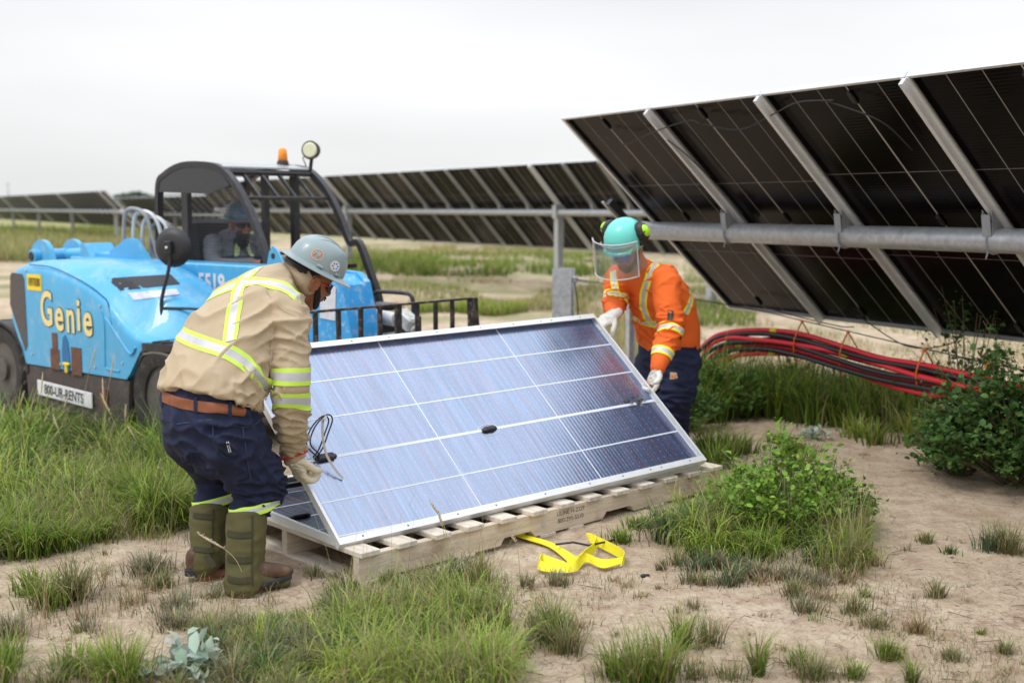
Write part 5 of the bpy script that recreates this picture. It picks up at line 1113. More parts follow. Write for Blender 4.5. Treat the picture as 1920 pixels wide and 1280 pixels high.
# ============================================================ driver in the cab
Mt = Matrix.Translation(tele.location) @ Matrix.Rotation(TH, 4, 'Z')
def T(u, w, z): return Mt @ V(u, w, z)
B3 = T(-.95, 1.33, 1.04); F3 = (T(1, 0, 0)-T(0, 0, 0)).normalized(); L3 = V(-F3.y, F3.x, 0)
mb = MB(); hc3 = T(-.80, 1.33, 1.40); Fd = V(.62, -.72, -.10)
P3, R3, F3h, U3h, rot3 = headshape(mb, hc3, Fd, V(.05, -.05, 1), .98)
loft(mb, [(T(-.95, 1.33, 1.10), .15, .11), (T(-.92, 1.33, 1.2), .15, .11), (T(-.88, 1.33, 1.28), .12, .08), (T(-.83, 1.33, 1.33), .055, .055), (T(-.81, 1.33, 1.38), .05, .05)], L3, 18)
arms = [(T(-.90, 1.33+s_*.19, 1.25), T(-.80, 1.33+s_*.24, 1.10), T(-.40, 1.33+s_*.13, 1.12)) for s_ in (-1, 1)]
for a_, b_, c_ in arms: loft(mb, [(a_, .05, .05), (b_, .042, .042), (c_, .03, .03)], V(0, 0, 1), 12)
for s_ in (-1, 1): loft(mb, [(T(-.93, 1.33+s_*.1, 1.05), .08, .08), (T(-.48, 1.33+s_*.12, 1.06), .065, .065), (T(-.42, 1.33+s_*.12, .72), .05, .05)], L3, 14)
for s_, (a_, b_, c_) in zip((-1, 1), arms): hand(mb, c_, F3+V(0, 0, -.1), V(0, 0, -1), s_ < 0, .95, curl=(.6, .8, .6))
W3, _ = fuse('person', mb, M_skinC, None, B3, .007, 2); W3.location = B3
tag(W3, 'driver in grey shirt and dark hard hat seated behind the cab wire mesh', 'person')
mb = MB(); loft(mb, [(T(-.95, 1.33, 1.06), .18, .14), (T(-.92, 1.33, 1.2), .19, .14), (T(-.89, 1.33, 1.27), .17, .11), (T(-.85, 1.33, 1.31), .10, .085), (T(-.82, 1.33, 1.335), .075, .075)], L3, 22)
for a_, b_, c_ in arms: loft(mb, [(a_+V(0, 0, .01), .075, .075), (b_, .065, .06), (b_.lerp(c_, .85), .042, .042)], V(0, 0, 1), 16)
S3_, bvS3 = fuse('shirt', mb, M_greyc, W3, B3, .009, 3, [(T(-.9, 1.33, 1.2), .3, (.3, 0, 1), 16, .01, .5)])
for s_ in (-1, 1):
    P_, N_ = [], []
    for f in np.linspace(0, 1, 8):
        q = T(-.70, 1.33+s_*(.07+.02*f), 1.32-.22*f); h_ = bvS3.find_nearest(q); P_.append(h_[0]); N_.append(F3)
    band('reflective_tape', P_, N_, .05, LS, S3_, B3, bvS3, lift=.004)
mb = MB(); loft(mb, [(P3(0, .05, -.05), .06, .045), (P3(0, .045, -.085), .06, .05), (P3(0, .02, -.12), .07, .07)], R3, 16); fuse('neck_gaiter', mb, M_blk, W3, B3, .008, 2)
mb = MB()
for s_ in (-1, 1): loft(mb, [(T(-.93, 1.33+s_*.1, 1.05), .1, .095), (T(-.48, 1.33+s_*.12, 1.06), .085, .085), (T(-.42, 1.33+s_*.12, .72), .07, .07)], L3, 16)
fuse('trousers', mb, M_navy, W3, B3, .01, 2); glasses(P3, M_blkp, W3, B3)
hat3, PH3, *_ = hardhat('hard_hat', P3(0, 0, .058), Fd, V(.05, -.05, 1), M_hatd, W3, B3, 1.0)
zig(PH3, 1.2, .06, [(-.03, -.008), (-.01, .010), (.01, -.006), (.03, .008)], .006, M_bst, hat3)
# ------------------------------------------------------------------ vegetation
rng_ = np.random.default_rng(4)
def leaf_mat(name, bright=1.0, rough=.6, trans=.35):
    m = bpy.data.materials.new(name); m.use_nodes = True; t = m.node_tree; n = t.nodes; l = t.links; b = n['Principled BSDF']
    a = n.new('ShaderNodeVertexColor'); a.layer_name = 'Col'; b.inputs['Roughness'].default_value = rough; b.inputs['Specular IOR Level'].default_value = .3
    v = n.new('ShaderNodeVectorMath'); v.operation = 'SCALE'; v.inputs['Scale'].default_value = bright; l.new(a.outputs[0], v.inputs[0]); l.new(v.outputs[0], b.inputs['Base Color'])
    tr = n.new('ShaderNodeBsdfTranslucent'); l.new(v.outputs[0], tr.inputs[0]); mxn = n.new('ShaderNodeMixShader'); mxn.inputs[0].default_value = trans
    l.new(b.outputs[0], mxn.inputs[1]); l.new(tr.outputs[0], mxn.inputs[2]); l.new(mxn.outputs[0], n['Material Output'].inputs[0]); return m
M_grass = leaf_mat('grass blades'); M_leaf = leaf_mat('leaves', trans=.3)
def np_mesh(name, co, quads, cols=None, smooth=True):
    me = bpy.data.meshes.new(name); me.vertices.add(len(co)); me.vertices.foreach_set('co', co.ravel().astype(np.float32))
    q = quads.astype(np.int32); me.loops.add(q.size); me.loops.foreach_set('vertex_index', q.ravel()); me.polygons.add(len(q))
    me.polygons.foreach_set('loop_start', np.arange(0, q.size, 4, dtype=np.int32)); me.polygons.foreach_set('use_smooth', np.full(len(q), smooth)); me.update(calc_edges=True)
    if cols is not None:
        ca = me.color_attributes.new('Col', 'FLOAT_COLOR', 'POINT'); ca.data.foreach_set('color', np.c_[cols, np.ones(len(cols))].ravel().astype(np.float32))
    return me
def blades(base, h, w, lean, cols, tipcols, seg=4, az=None):
    """base (n,3), h height, w width, lean 0..1.5; each blade a tapered arching strip"""
    n = len(base); az = rng_.uniform(0, 2*np.pi, n) if az is None else az; fa = az+np.pi/2+rng_.uniform(-.6, .6, n)
    co = np.zeros((n, seg+1, 2, 3)); cc = np.zeros((n, seg+1, 2, 3)); x = np.zeros(n); z = np.zeros(n); ang = rng_.uniform(.0, .35, n)
    for s in range(seg+1):
        f = s/seg; wd = w*(1-f**1.6*.92)*.5
        for k, sg in enumerate((-1, 1)):
            co[:, s, k, 0] = base[:, 0]+np.cos(az)*x+np.cos(fa)*wd*sg; co[:, s, k, 1] = base[:, 1]+np.sin(az)*x+np.sin(fa)*wd*sg; co[:, s, k, 2] = base[:, 2]+z
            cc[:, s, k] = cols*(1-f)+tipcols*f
        x = x+np.sin(ang)*h/seg; z = z+np.cos(ang)*h/seg; ang = ang+lean/seg*(1.2 if s > 0 else .6)
    i = np.arange(n)[:, None]*(seg+1)*2+np.arange(seg)[None]*2; q = np.stack([i, i+1, i+3, i+2], -1).reshape(-1, 4)
    return co.reshape(-1, 3), q, cc.reshape(-1, 3)
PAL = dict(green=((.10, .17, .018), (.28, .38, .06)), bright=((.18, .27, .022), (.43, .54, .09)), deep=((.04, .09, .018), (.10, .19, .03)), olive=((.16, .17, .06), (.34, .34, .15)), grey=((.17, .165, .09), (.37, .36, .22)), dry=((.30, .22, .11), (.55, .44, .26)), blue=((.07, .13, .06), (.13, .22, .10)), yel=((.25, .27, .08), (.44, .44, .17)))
PAL['litter'] = ((.10, .07, .045), (.20, .15, .10))
class Grass:
    def __init__(s): s.c, s.q, s.k, s.n = [], [], [], 0
    def put(s, xy, h, w, lean, pal, dry=.08, seg=4, az=None, hv=.35):
        n = len(xy); z = gz_np(xy[:, 0], xy[:, 1])-.01; base = np.c_[xy, z]
        hh = h*(1+rng_.uniform(-hv, hv, n)); a, b = (np.array(c) for c in PAL[pal]); v = rng_.uniform(.42, 1.28, (n, 1)); hue = 1+rng_.uniform(-.18, .18, (n, 3))
        ca, cb = a*v*hue, b*v*hue; d = rng_.random(n) < dry; ca[d] = np.array(PAL['dry'][0])*v[d]; cb[d] = np.array(PAL['dry'][1])*v[d]
        co, q, cc = blades(base, hh, w*(1+rng_.uniform(-.3, .3, n)), lean*(1+rng_.uniform(-.7, .9, n)), ca, cb, seg, az)
        s.c.append(co); s.q.append(q+s.n); s.k.append(cc); s.n += len(co)
    def tuft(s, cx, cy, n, h, spread, pal, lean=1.0, w=.003, dry=.1):
        r = np.abs(rng_.normal(0, spread*.45, n)); a = rng_.uniform(0, 2*np.pi, n)
        s.put(np.c_[cx+r*np.cos(a), cy+r*np.sin(a)*.9], h, w, lean, pal, dry, az=a+rng_.normal(0, .7, n))
    def build(s, name):
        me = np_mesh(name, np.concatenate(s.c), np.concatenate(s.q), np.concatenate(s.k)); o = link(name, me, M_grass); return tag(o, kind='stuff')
def TP(G, px, py, n, hpx, rpx, pal, lean=1.0, wpx=1.6, dry=.1):
    n = int(n*.68); wpx *= 1.5; lean *= 1.15
    if 380 < px < 620 and 1130 < py < 1340: hpx = min(hpx, max(18, (py-1135)*.9))
    if 600 < px < 800 and 1060 < py < 1135: hpx *= .6
    """tuft whose foot shows at that pixel: sizes given in pixels of the photo and turned into metres there"""
    p = gp(px, py, gz(*gp(px, py)[:2])); k = p.y/FPX; G.tuft(p.x, p.y, n, hpx*k, rpx*k, pal, lean, wpx*k, dry)
G = Grass()
# tall lush clumps at the left, between camera and machine
for i in range(105):
    px, py = rng_.uniform(-90, 330), rng_.uniform(800, 965)
    if py > 905 and px < 330 and rng_.random() < .0: continue
    if px > 300-(965-py)*.15 and py < 850: continue
    TP(G, px, py, int(rng_.uniform(60, 210)), min(rng_.uniform(80, 150)*(.8 if py > 930 else 1), max(30, (py-752)*rng_.uniform(.85, 1.25))), rng_.uniform(40, 75), rng_.choice(['green', 'bright', 'green', 'deep', 'olive', 'bright']), rng_.uniform(1.2, 2.6), 2.0, .07)
for px, py, h in ((290, 990, 120), (330, 985, 110), (255, 960, 120), (60, 1040, 80), (120, 1030, 70), (30, 1010, 95), (180, 1010, 55), (350, 940, 110), (-20, 1040, 100)): TP(G, px, py, 420, h, 50, 'green', 1.2, 2.1, .06)
for i in range(16): TP(G, rng_.uniform(-60, 60), rng_.uniform(990, 1060), 130, 70, 45, rng_.choice(['green', 'olive']), 1.3, 2, .1)
# lower tufts on the sand at the left
for px, py, n_, h, r, pal in ((95, 1135, 420, 70, 60, 'green'), (140, 1120, 360, 85, 45, 'olive'), (60, 1110, 240, 60, 45, 'green'), (20, 1190, 260, 55, 45, 'grey'), (200, 1010, 160, 35, 40, 'olive'), (280, 1075, 420, 48, 55, 'grey'), (300, 1100, 260, 38, 50, 'olive'), (160, 1180, 150, 30, 55, 'grey'), (245, 1130, 120, 28, 40, 'dry'),
    (330, 1175, 320, 45, 60, 'grey'), (400, 1185, 360, 45, 60, 'olive'), (330, 1140, 280, 40, 50, 'grey'), (15, 1250, 260, 75, 40, 'green'), (5, 1290, 220, 110, 40, 'green'), (140, 1265, 420, 70, 70, 'green'), (210, 1275, 420, 95, 65, 'bright'), (240, 1290, 300, 110, 50, 'green'), (100, 1290, 200, 60, 60, 'olive'), (290, 1270, 120, 40, 50, 'grey'), (330, 1300, 160, 60, 40, 'olive')): TP(G, px, py, n_, h, r, pal, 1.1, 1.7, .15)
# foreground meadow, centre bottom
for i in range(150):
    px = rng_.uniform(390, 960); py = rng_.uniform(1140+max(0, (px-760))*.22+(25 if px < 600 else 0), 1330)
    q_ = gp(px, py)
    if noise.noise((q_.x*2.6, q_.y*2.6, 2)) < -.12 or (px < 700 and py < 1120+abs(px-560)*.1): continue
    TP(G, px, py, int(rng_.uniform(50, 220)), rng_.uniform(30, 105), rng_.uniform(24, 60), rng_.choice(['green', 'olive', 'grey', 'bright', 'green', 'blue']), rng_.uniform(1.0, 2.2), 1.5, .12)
for i in range(26): TP(G, rng_.uniform(640, 930), rng_.uniform(1190, 1320), 170, rng_.uniform(90, 150), 46, rng_.choice(['bright', 'green', 'bright']), rng_.uniform(1.6, 2.8), 2.1, .04)
for i in range(16): TP(G, rng_.uniform(740, 930), rng_.uniform(1085, 1150), 80, rng_.uniform(35, 75), 40, rng_.choice(['green', 'olive', 'grey']), 1.0, 1.5, .18)
for px, py, n_, h, r, pal in ((1035, 1205, 420, 95, 40, 'green'), (1060, 1225, 300, 75, 45, 'olive'), (1010, 1190, 200, 60, 50, 'grey'), (985, 1215, 200, 50, 50, 'olive'), (1080, 1180, 140, 40, 50, 'dry'), (990, 1100, 170, 34, 18, 'grey'), (1045, 1095, 200, 32, 30, 'grey'), (1240, 1065, 110, 24, 15, 'grey'), (890, 1090, 160, 45, 30, 'grey'), (860, 1080, 200, 50, 40, 'blue'),
    (1190, 1290, 420, 115, 60, 'green'), (1150, 1270, 260, 80, 50, 'green'), (1240, 1285, 360, 130, 45, 'green'), (1280, 1215, 200, 90, 40, 'green'), (1330, 1205, 160, 60, 40, 'olive'), (1370, 1275, 220, 45, 70, 'olive'), (1420, 1265, 200, 95, 16, 'green'), (1300, 1275, 200, 50, 50, 'olive'),
    (1530, 1270, 420, 50, 45, 'olive'), (1500, 1245, 240, 40, 40, 'green'), (1600, 1270, 260, 38, 30, 'green'), (1665, 1235, 380, 48, 28, 'green'), (1720, 1185, 260, 38, 32, 'dry'), (1640, 1175, 260, 32, 45, 'olive'), (1600, 1150, 200, 45, 30, 'olive'), (1510, 1145, 280, 38, 40, 'grey'), (1550, 1125, 200, 30, 50, 'dry'), (1490, 1115, 280, 38, 40, 'olive'),
    (1755, 1120, 180, 42, 22, 'olive'), (1785, 1235, 220, 30, 28, 'olive'), (1885, 1225, 220, 32, 18, 'olive'), (1840, 1190, 110, 20, 10, 'green'), (1890, 1035, 420, 55, 45, 'olive'), (1860, 1030, 260, 45, 45, 'blue'), (1735, 1015, 120, 25, 18, 'olive'), (1780, 1035, 110, 18, 22, 'deep'), (1710, 1280, 140, 60, 20, 'green'), (1385, 1090, 120, 30, 14, 'olive'), (1620, 1120, 90, 30, 14, 'green'), (1300, 1140, 120, 25, 30, 'grey'), (1200, 1120, 60, 20, 20, 'dry'), (1345, 1060, 240, 35, 28, 'grey')): TP(G, px, py, n_, h, r, pal, .9, 1.5, .2)
# mass of grass right of the pallet
for i in range(74):
    px = rng_.uniform(1235, 1610); py = rng_.uniform(940+max(0, (px-1500))*.3, 1060)
    if px < 1390 and py < 985-(px-1235)*.25: continue
    TP(G, px, py, int(rng_.uniform(60, 190)), rng_.uniform(50, 110), rng_.uniform(30, 62), rng_.choice(['green', 'bright', 'deep', 'blue', 'green', 'olive']), rng_.uniform(1.1, 2.4), 1.7, .07)
for i in range(26): TP(G, rng_.uniform(1250, 1640), rng_.uniform(1055, 1100), 120, rng_.uniform(25, 45), 40, rng_.choice(['olive', 'grey', 'dry', 'blue']), 1, 1.5, .2)
for i in range(9): TP(G, rng_.uniform(1370, 1450), rng_.uniform(935, 975), 150, rng_.uniform(50, 80), 40, rng_.choice(['bright', 'green']), 1.3, 2.0, .05)
for px, py, h in ((1355, 860, 70), (1320, 855, 60), (1390, 850, 45), (1340, 880, 60), (1165, 1015, 30), (1250, 985, 40), (1195, 990, 30), (1500, 850, 30), (1460, 830, 25)): TP(G, px, py, 240, h, 38, 'green', 1.0, 1.7, .05)
# shaded weeds below the pallet and round the boots
for i in range(34): TP(G, rng_.uniform(590, 880), rng_.uniform(1080, 1130), 70, rng_.uniform(25, 60), 35, rng_.choice(['deep', 'green', 'olive']), 1.1, 1.5, .1)
# tall grass under the feeder cables
for i in range(85):
    f = rng_.random(); px = 1300+f*430; py = rng_.uniform(745, 790)+abs(f-.3)*30
    TP(G, px, py, 120, rng_.uniform(75, 125)*(1-.25*f), 48, rng_.choice(['green', 'bright', 'deep', 'green']), rng_.uniform(.6, 1.1), 2.0, .04)
for i in range(20): TP(G, rng_.uniform(1600, 1760), rng_.uniform(770, 835), 110, rng_.uniform(40, 90), 45, rng_.choice(['green', 'yel', 'bright']), .8, 2, .08)
# random small growth and dead litter on the sand
for i in range(330):
    px, py = rng_.uniform(-40, 1960), rng_.uniform(860, 1300)
    if 500 < px < 1350 and py < 1060: continue
    if 1640 < px and py < 1000 and rng_.random() < .8: continue
    TP(G, px, py, int(rng_.uniform(12, 50)), rng_.uniform(8, 26), rng_.uniform(8, 26), rng_.choice(['olive', 'dry', 'grey', 'green', 'dry']), 1.2, 1.1, .35)
# long thin wisps and dead thatch break up the clumps
def scatter(n, x0, x1, y0, y1, h, w, lean, pal, dry, seg=5, thr=-.05):
    px = rng_.uniform(x0, x1, n*2); py = rng_.uniform(y0, y1, n*2); pts = []
    for a, b_ in zip(px, py):
        q = gp(a, b_); 
        if noise.noise((q.x*1.7, q.y*1.7, 5)) > thr: pts.append((q.x, q.y))
        if len(pts) >= n: break
    G.put(np.array(pts), h, w, lean, pal, dry, seg, hv=.6)
for reg in ((-80, 330, 830, 1000), (640, 960, 1160, 1330), (1330, 1620, 960, 1070)):
    scatter(900, *reg, .27, .0040, 2.4, 'bright', .1); scatter(1300, *reg, .20, .0028, 1.6, 'olive', .3); scatter(1800, *reg, .08, .003, 2.4, 'dry', .9, 3); scatter(500, *reg, .34, .0022, .8, 'yel', .4)
scatter(2600, -80, 520, 960, 1320, .07, .0026, 1.8, 'olive', .4, 3, .05); scatter(3200, 900, 1960, 1060, 1320, .05, .0024, 1.8, 'olive', .5, 3, .12); scatter(900, 1350, 1960, 860, 1060, .04, .0024, 1.8, 'dry', .5, 3, .15)
scatter(900, 330, 640, 1150, 1330, .08, .0024, 1.4, 'green', .2, 4, -.3); scatter(350, 700, 960, 1080, 1150, .10, .0026, 1.4, 'green', .2, 4, -.3)
for px, py, n_, h, r, pal in ((560, 1160, 260, 50, 45, 'olive'), (610, 1135, 260, 45, 45, 'green'), (520, 1175, 240, 48, 50, 'green'), (450, 1190, 260, 60, 50, 'olive'), (640, 1110, 200, 40, 35, 'deep'), (585, 1195, 300, 60, 50, 'bright'), (400, 1120, 120, 30, 30, 'grey')): TP(G, px, py, n_, h, r, pal, 1.3, 1.5, .12)
for i in range(26): TP(G, rng_.uniform(-40, 1000), rng_.uniform(1000, 1320), 26, rng_.uniform(70, 130), 22, 'dry', .9, .9, .5) if rng_.random() < .6 else None
G.build('grass')
# flat dead stems, fine litter
G = Grass(); xy = np.array([gp(rng_.uniform(-60, 1980), rng_.uniform(850, 1320))[:2] for _ in range(9500)]); G.put(xy, .05, .0024, .3, 'litter', .45, seg=2)
c_ = G.c[0].reshape(len(xy), -1, 3); c_[:, :, 2] = (c_[:, :, 2]-gz_np(xy[:, 0], xy[:, 1])[:, None])*.12+gz_np(xy[:, 0], xy[:, 1])[:, None]+.006
az_ = rng_.uniform(0, 6.28, len(xy)); hgt = np.linspace(0, 1, 3)[None, :].repeat(2, 1)[:, [0, 3, 1, 4, 2, 5]] if False else None
for s in range(3):
    for k in range(2): c_[:, s*2+k, 0] += np.cos(az_)*.022*s; c_[:, s*2+k, 1] += np.sin(az_)*.022*s
G.c[0] = c_.reshape(-1, 3); G.build('plant_litter')
# middle distance and far field grass
G = Grass()
def field(n, x0, x1, y0, y1, h, w, pal, dry=.1, clump=True, lean=.7):
    m = 0
    while m < n:
        px = rng_.uniform(x0, x1, 4000); py = y0+(y1-y0)*rng_.random(4000); Yd = FPX*1.5/(py-388); X_ = (px-960)/FPX*Yd
        if clump:
            keep = np.array([noise.noise((float(a)*.8, float(b)*.35, 1.5)) > -.12 for a, b in zip(X_, Yd)]); X_, Yd = X_[keep], Yd[keep]
        k = min(len(X_), n-m); G.put(np.c_[X_[:k], Yd[:k]], h, w, lean, pal, dry, seg=2); m += k
field(9000, -80, 330, 437, 486, .42, .035, 'yel', .25, False); field(3500, -60, 300, 425, 450, .35, .06, 'green', .1)
field(3500, -60, 330, 455, 488, .3, .025, 'green', .2)
field(6500, 600, 1180, 476, 512, .26, .022, 'green', .12, True, .7); field(3500, 600, 1330, 462, 476, .22, .035, 'yel', .3)
field(6000, 640, 1330, 516, 600, .09, .010, 'yel', .5); field(1600, 780, 990, 572, 606, .18, .012, 'bright', .15, True); field(2500, 600, 1330, 520, 560, .10, .012, 'green', .2)
field(3500, 900, 1100, 560, 660, .14, .008, 'yel', .3); field(2500, 1050, 1200, 590, 700, .2, .007, 'yel', .3)
field(6000, 1280, 1960, 590, 690, .06, .007, 'yel', .6); field(2600, 1280, 1420, 480, 600, .12, .012, 'green', .1); field(1500, 280, 700, 470, 560, .2, .015, 'green', .2)
G.build('field_grass')
# seed stalks: fine stems with a feathery tan head; each a plant of its own
M_stem = mat('straw stem', (.42, .38, .18), .8, 0, .2, 30); M_seed = mat('tan seed head', (.62, .50, .34), .9, 0, .25, 90, bump=.6, bscale=300)
def stalk(px, py, tx, ty, i, lbl, head=.30, bend=0):
    p = gp(px, py, gz(*gp(px, py)[:2])); q = at(tx, ty, p.y-.02); m_ = p.lerp(q, .55)+V((p.x-q.x)*.25+bend, 0, .02)
    base = p; pts = sv([V(0, 0, 0), m_-base, q-base], 9); k = p.y/FPX
    o = MB().tube(pts, [.0016*(1-.4*i_/len(pts)) for i_ in range(len(pts))], 5).build('seed_grass', M_stem); o.location = base
    a = int(len(pts)*(1-head)); hp_ = pts[a:]; n_ = len(hp_); mb = MB(); mb.tube(hp_, [.0008+.0042*math.sin(math.pi*(j+.6)/(n_+.2)) for j in range(n_)], 7)
    rr_ = random.Random(i)
    for j in range(70):
        c0 = hp_[rr_.randrange(n_)]; d = V(rr_.gauss(0, 1), rr_.gauss(0, 1), 1.4).normalized(); mb.bar(c0, c0+d*rr_.uniform(.006, .013), .0012, .0008)
    mb.build('seed_head', M_seed, o); tag(o, lbl, 'grass stalk', 'seeding grass stalks'); return o
stk = [(845, 1060, 805, 938, 'tall tan stalk standing before the middle of the pallet side, its plume in front of the panel frame'), (838, 1075, 822, 960, 'tan stalk just right of the plume crossing the panel frame'), (925, 1070, 935, 1005, 'short tan stalk at the first notch of the pallet side'), (880, 1100, 866, 1035, 'thin pale stalk below the left part of the pallet side'),
    (975, 1075, 957, 1000, 'slim stalk just left of the yellow strap'), (590, 1180, 460, 1085, None), (470, 1120, 372, 1000, 'arching stalk nodding in front of the olive gaiters'), (740, 1130, 640, 1090, None), (700, 1190, 632, 1155, None)]
lb9 = ['tall tan grass stalk crossing the panel frame before the pallet', 'tan grass stalk directly right of the tallest one at the pallet', 'short tan stalk at the first notch of the pallet side', 'thin pale stalk below the left part of the pallet side', 'slim stalk just left of the yellow strap', 'low bent stalk right in front of the brown boots', 'arching stalk nodding in front of the olive gaiters', 'curved stalk leaning left under the near pallet corner', 'low curved pale stalk among the bottom grass left of centre']
for i, s_ in enumerate(stk):
  if i not in (5, 7, 8): stalk(*s_[:4], i, lb9[i], .32)
lft = [(35, 850, 45, 735), (60, 870, 42, 770), (78, 860, 80, 700), (120, 850, 128, 742), (150, 860, 180, 650), (190, 870, 215, 665), (205, 900, 192, 710), (228, 880, 236, 760), (240, 905, 190, 740), (120, 900, 100, 780), (10, 880, 8, 760), (265, 905, 240, 800)]
for i, (a, b, c_, d) in enumerate(lft):
    o = stalk(a, b, c_, d, 20+i, 'pale seeding stalk rising from the tall grass before the blue machine, one of a dozen', .30, rng_.uniform(-.02, .02)); o['group'] = 'seeding stalks before the machine'
# ---------------------------------------------------------------- shrubs
def shrub(name, cat, label, base, R_, H_, n_br, n_leaf, ls, pal, stemc, squash=1.0, group=None, seed=1, gaps=.25, sprigs=0, lw=.55, low=.05):
    rg = np.random.default_rng(seed); base = Vector(base); tips = []; mb = MB()
    for i in range(n_br):
        a = rg.uniform(0, 2*math.pi); r = R_*math.sqrt(rg.uniform(.02, 1)); hh = H_*(1-.55*(r/R_)**2)*rg.uniform(.55, 1.06)
        if i < sprigs: hh *= 1.28
        e = V(r*math.cos(a), r*math.sin(a)*squash, hh); m_ = e*.5+V(rg.normal(0, .03), rg.normal(0, .03), hh*.12)
        pts = sv([V(rg.normal(0, .03), rg.normal(0, .03), -.02), m_, e], 5); tips.append(pts); mb.tube(pts, [.0045*(1-.75*j/len(pts)) for j in range(len(pts))], 4)
    P_, D_, S_ = [], [], []
    for j in range(n_leaf):
        pts = tips[rg.integers(len(tips))]; f = rg.uniform(.18, 1)**.75; x = f*(len(pts)-1); i0 = min(int(x), len(pts)-2); p = pts[i0].lerp(pts[i0+1], x-i0)
        nf_ = noise.noise((p.x*6+seed, p.y*6, p.z*6))
        if nf_ < -gaps*.45: continue
        p = p+V(rg.normal(0, .028), rg.normal(0, .028), rg.normal(0, .022))
        if p.z < low*rg.random(): continue
        d = V(rg.normal(0, 1), rg.normal(0, 1), rg.normal(.25, .6)).normalized(); P_.append(p); D_.append(d); S_.append(ls*rg.uniform(.35, 1.45))
    n = len(P_); P_ = np.array(P_); D_ = np.array(D_); S_ = np.array(S_)[:, None]; up = np.array([0, 0, 1.])+rg.normal(0, .5, (n, 3)); sd_ = np.cross(D_, up); sd_ /= np.linalg.norm(sd_, axis=1)[:, None]; nn = np.cross(sd_, D_)
    pr = ((0, 0), (.3, .5), (.7, .45), (1, 0)); co = np.zeros((n, 8, 3))
    L0 = P_; mid1 = P_+D_*S_*.35; mid2 = P_+D_*S_*.72; tip = P_+D_*S_+nn*S_*-.12
    w1 = sd_*S_*lw*.5; fold = nn*S_*.10
    co[:, 0] = L0; co[:, 1] = mid1-w1+fold; co[:, 2] = mid1; co[:, 3] = mid1+w1+fold; co[:, 4] = mid2-w1*.85+fold*.8; co[:, 5] = mid2; co[:, 6] = mid2+w1*.85+fold*.8; co[:, 7] = tip
    i = np.arange(n)[:, None]*8
    qs = np.concatenate([i+np.array([[0, 2, 1, 1]])[:, :4]*0+np.array([0, 2, 1, 0])[None]*1]) if False else None
    q = np.concatenate([i+np.array([1, 2, 5, 4])[None], i+np.array([2, 3, 6, 5])[None]])
    tri = np.concatenate([i+np.array([0, 2, 1])[None], i+np.array([0, 3, 2])[None], i+np.array([4, 5, 7])[None], i+np.array([5, 6, 7])[None]])
    a_, b_ = (np.array(c) for c in PAL[pal]); v = rg.uniform(0, 1, (n, 1)); col = (a_*(1-v)+b_*v)*(1+rg.uniform(-.1, .1, (n, 3)))
    me = bpy.data.meshes.new('foliage'); me.from_pydata(co.reshape(-1, 3).tolist(), [], q.tolist()+tri.tolist()); me.update()
    ca = me.color_attributes.new('Col', 'FLOAT_COLOR', 'POINT'); ca.data.foreach_set('color', np.c_[np.repeat(col, 8, 0), np.ones(n*8)].ravel().astype(np.float32))
    me.polygons.foreach_set('use_smooth', [True]*len(me.polygons))
    o = mb.build(name, stemc); o.location = base; f_ = link('foliage', me, M_leaf, o); return tag(o, label, cat, group)
M_twig = mat('twig bark', (.16, .12, .07), .9, 0, .2, 30); M_gst = mat('green stem', (.20, .26, .08), .8, 0, .2, 30)
PAL['lime'] = ((.10, .21, .025), (.26, .42, .05)); PAL['dark'] = ((.035, .085, .022), (.12, .23, .05)); PAL['silver'] = ((.30, .38, .30), (.48, .56, .46)); PAL['mid'] = ((.05, .11, .02), (.12, .22, .04))
def gpos(px, py): p = gp(px, py); return V(p.x, p.y, gz(p.x, p.y)-.01)
shrub('shrub', 'shrub', 'light green leafy shrub growing out of the grass at the right end of the pallet', gpos(1470, 985), .40, .44, 150, 7500, .030, 'lime', M_gst, .8, seed=2, sprigs=14, gaps=.28)
shrub('shrub', 'shrub', 'low leafy shrub leaning over the right side of the bright green clump', gpos(1560, 985), .22, .30, 60, 2200, .028, 'mid', M_gst, .8, seed=12, sprigs=6)
shrub('shrub', 'shrub', 'big dark green shrub at the right edge covering the cable bundle', gpos(1905, 905)+V(.05, .1, 0), .62, .78, 260, 16000, .036, 'dark', M_twig, .9, seed=3, sprigs=22, gaps=.2, lw=.75)
shrub('shrub', 'shrub', 'rounded dark green shrub on bare soil, front left lobe of the right thicket', gpos(1800, 880), .32, .46, 130, 6500, .034, 'dark', M_twig, .9, seed=4, sprigs=8, gaps=.2, lw=.75)
shrub('shrub', 'shrub', 'loose twiggy shrub with sparse leaves rising in front of the black panel bottom', gpos(1850, 850)+V(.05, .5, 0), .45, 1.02, 60, 2100, .032, 'dark', M_twig, .8, seed=5, sprigs=16, gaps=.1, lw=.7, low=.4)
shrub('shrub', 'shrub', 'dark weedy shrub under the left end of the feeder cables', gpos(1345, 775), .42, .44, 110, 6000, .036, 'mid', M_gst, .7, seed=6, sprigs=8)
shrub('shrub', 'shrub', 'dark weedy shrub right behind the navy trousers at the cable ends', gpos(1300, 800), .25, .34, 60, 2500, .034, 'dark', M_gst, .7, seed=7, sprigs=4)
shrub('shrub', 'shrub', 'green shrub under the middle of the feeder cable bundle', gpos(1450, 765), .40, .40, 100, 4500, .032, 'mid', M_gst, .7, seed=8, sprigs=4)
shrub('leafy_plant', 'plant', 'silvery green broad leafed plant lying in the grass at the bottom left', gpos(360, 1250), .13, .10, 22, 150, .062, 'silver', M_gst, .8, seed=9, gaps=.6, lw=.5)
shrub('leafy_plant', 'plant', 'small silvery weed on the bare soil above the light green shrub', gpos(1525, 815), .12, .08, 20, 160, .035, 'silver', M_gst, .8, seed=10, gaps=.6, lw=.5)
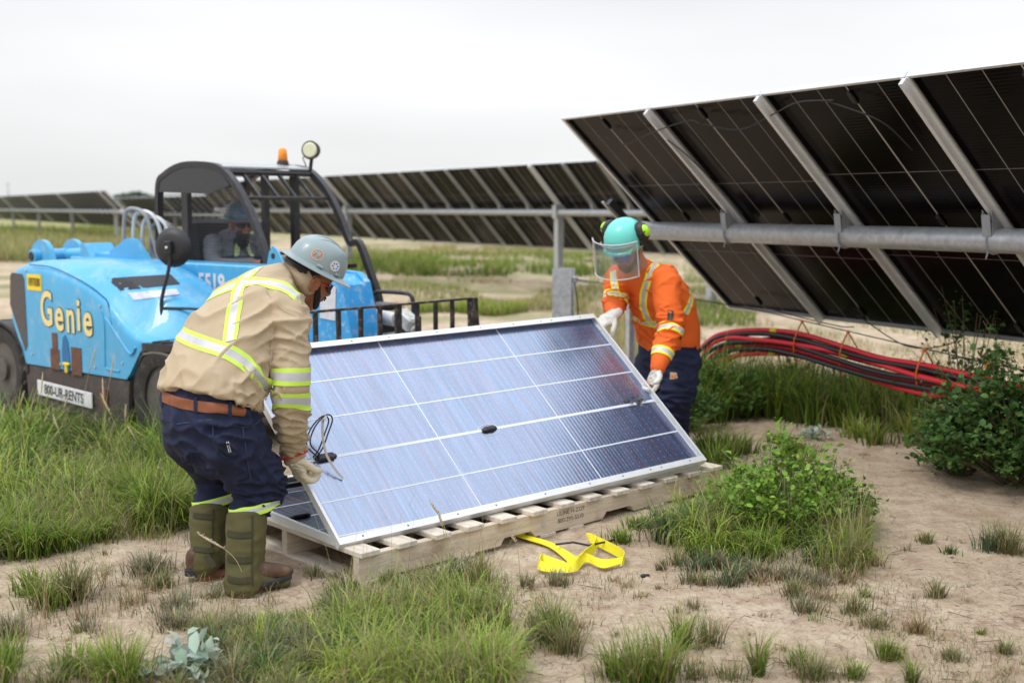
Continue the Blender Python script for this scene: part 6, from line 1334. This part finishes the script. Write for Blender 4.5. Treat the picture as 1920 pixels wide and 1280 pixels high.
# twigs and pebbles on the soil
mb = MB(); rt = random.Random(9); M_pb = mat('pebble', (.42, .33, .26), .9, 0, .3, 20)
for i in range(420):
    p = gp(rt.uniform(-50, 1970), rt.uniform(820, 1300)); z = gz(p.x, p.y)+.003; r = rt.uniform(.0025, .008); mb.sphere((p.x, p.y, z), (r, r*rt.uniform(.6, 1.2), r*.6), 6, 4)
tag(mb.build('pebbles', M_pb), kind='stuff')
mb = MB()
for i in range(110):
    p = gp(rt.choice((rt.uniform(1350, 1960), rt.uniform(-50, 1960))), rt.uniform(830, 1290)); z = gz(p.x, p.y)+.008; a = rt.uniform(0, 6.28); l_ = rt.uniform(.03, .12)
    mb.tube([(p.x, p.y, z), (p.x+l_*.5*math.cos(a), p.y+l_*.5*math.sin(a), z+.006), (p.x+l_*math.cos(a+.4), p.y+l_*math.sin(a+.4), z-.002)], .0016, 4)
tag(mb.build('fallen_twigs', M_twig), kind='stuff')
# far things on the horizon
def far_tree(px, Yd, hh, ww, lbl, seed):
    rg = np.random.default_rng(seed); x = (px-960)/FPX*Yd; t_ = MB().tube([(0, 0, 0), (.1, 0, hh*.4), (0, 0, hh*.8)], [.3, .2, .08], 8).build('tree', M_twig); t_.location = (x, Yd, 0)
    n = 900; u = rg.normal(0, 1, (n, 3)); u /= np.linalg.norm(u, axis=1)[:, None]; r = rg.uniform(.5, 1, (n, 1))**.5; c = u*r*np.array([ww, ww, hh*.36])+np.array([0, 0, hh*.64]); c += rg.normal(0, .3, (n, 3))
    s_ = .55; d1 = rg.normal(0, s_, (n, 3)); d2 = rg.normal(0, s_, (n, 3)); co = np.stack([c-d1*.5-d2*.5, c+d1*.5-d2*.5, c+d1*.5+d2*.5, c-d1*.5+d2*.5], 1).reshape(-1, 3)
    k = np.repeat(np.array([[.10, .14, .09]])*rg.uniform(.6, 1.3, (n, 1)), 4, 0); link('crown', np_mesh('crown', co, np.arange(4*n).reshape(-1, 4), k), M_leaf, t_); tag(t_, lbl, 'tree', 'trees on the horizon')  # crown green greyed, distance haze is put into the colour
far_tree(236, 520, 7.0, 5.0, 'tiny hazy tree on the horizon just left of the cab hoses', 1); far_tree(262, 540, 8.5, 5.5, 'tiny hazy tree on the horizon, tallest one left of the cab', 2); far_tree(284, 520, 6.5, 4.5, 'tiny hazy tree on the horizon touching the left cab post', 3)
up_ = MB().cyl((0, 0, 0), (0, 0, 14), .28, 8).bar((-1.2, 0, 12.6), (1.2, 0, 12.6), .2, .2).build('utility_pole', M_steel); up_.location = ((23-960)/FPX*600, 600, 0); tag(up_, 'faint distant utility pole above the solar row at the far left', 'pole')
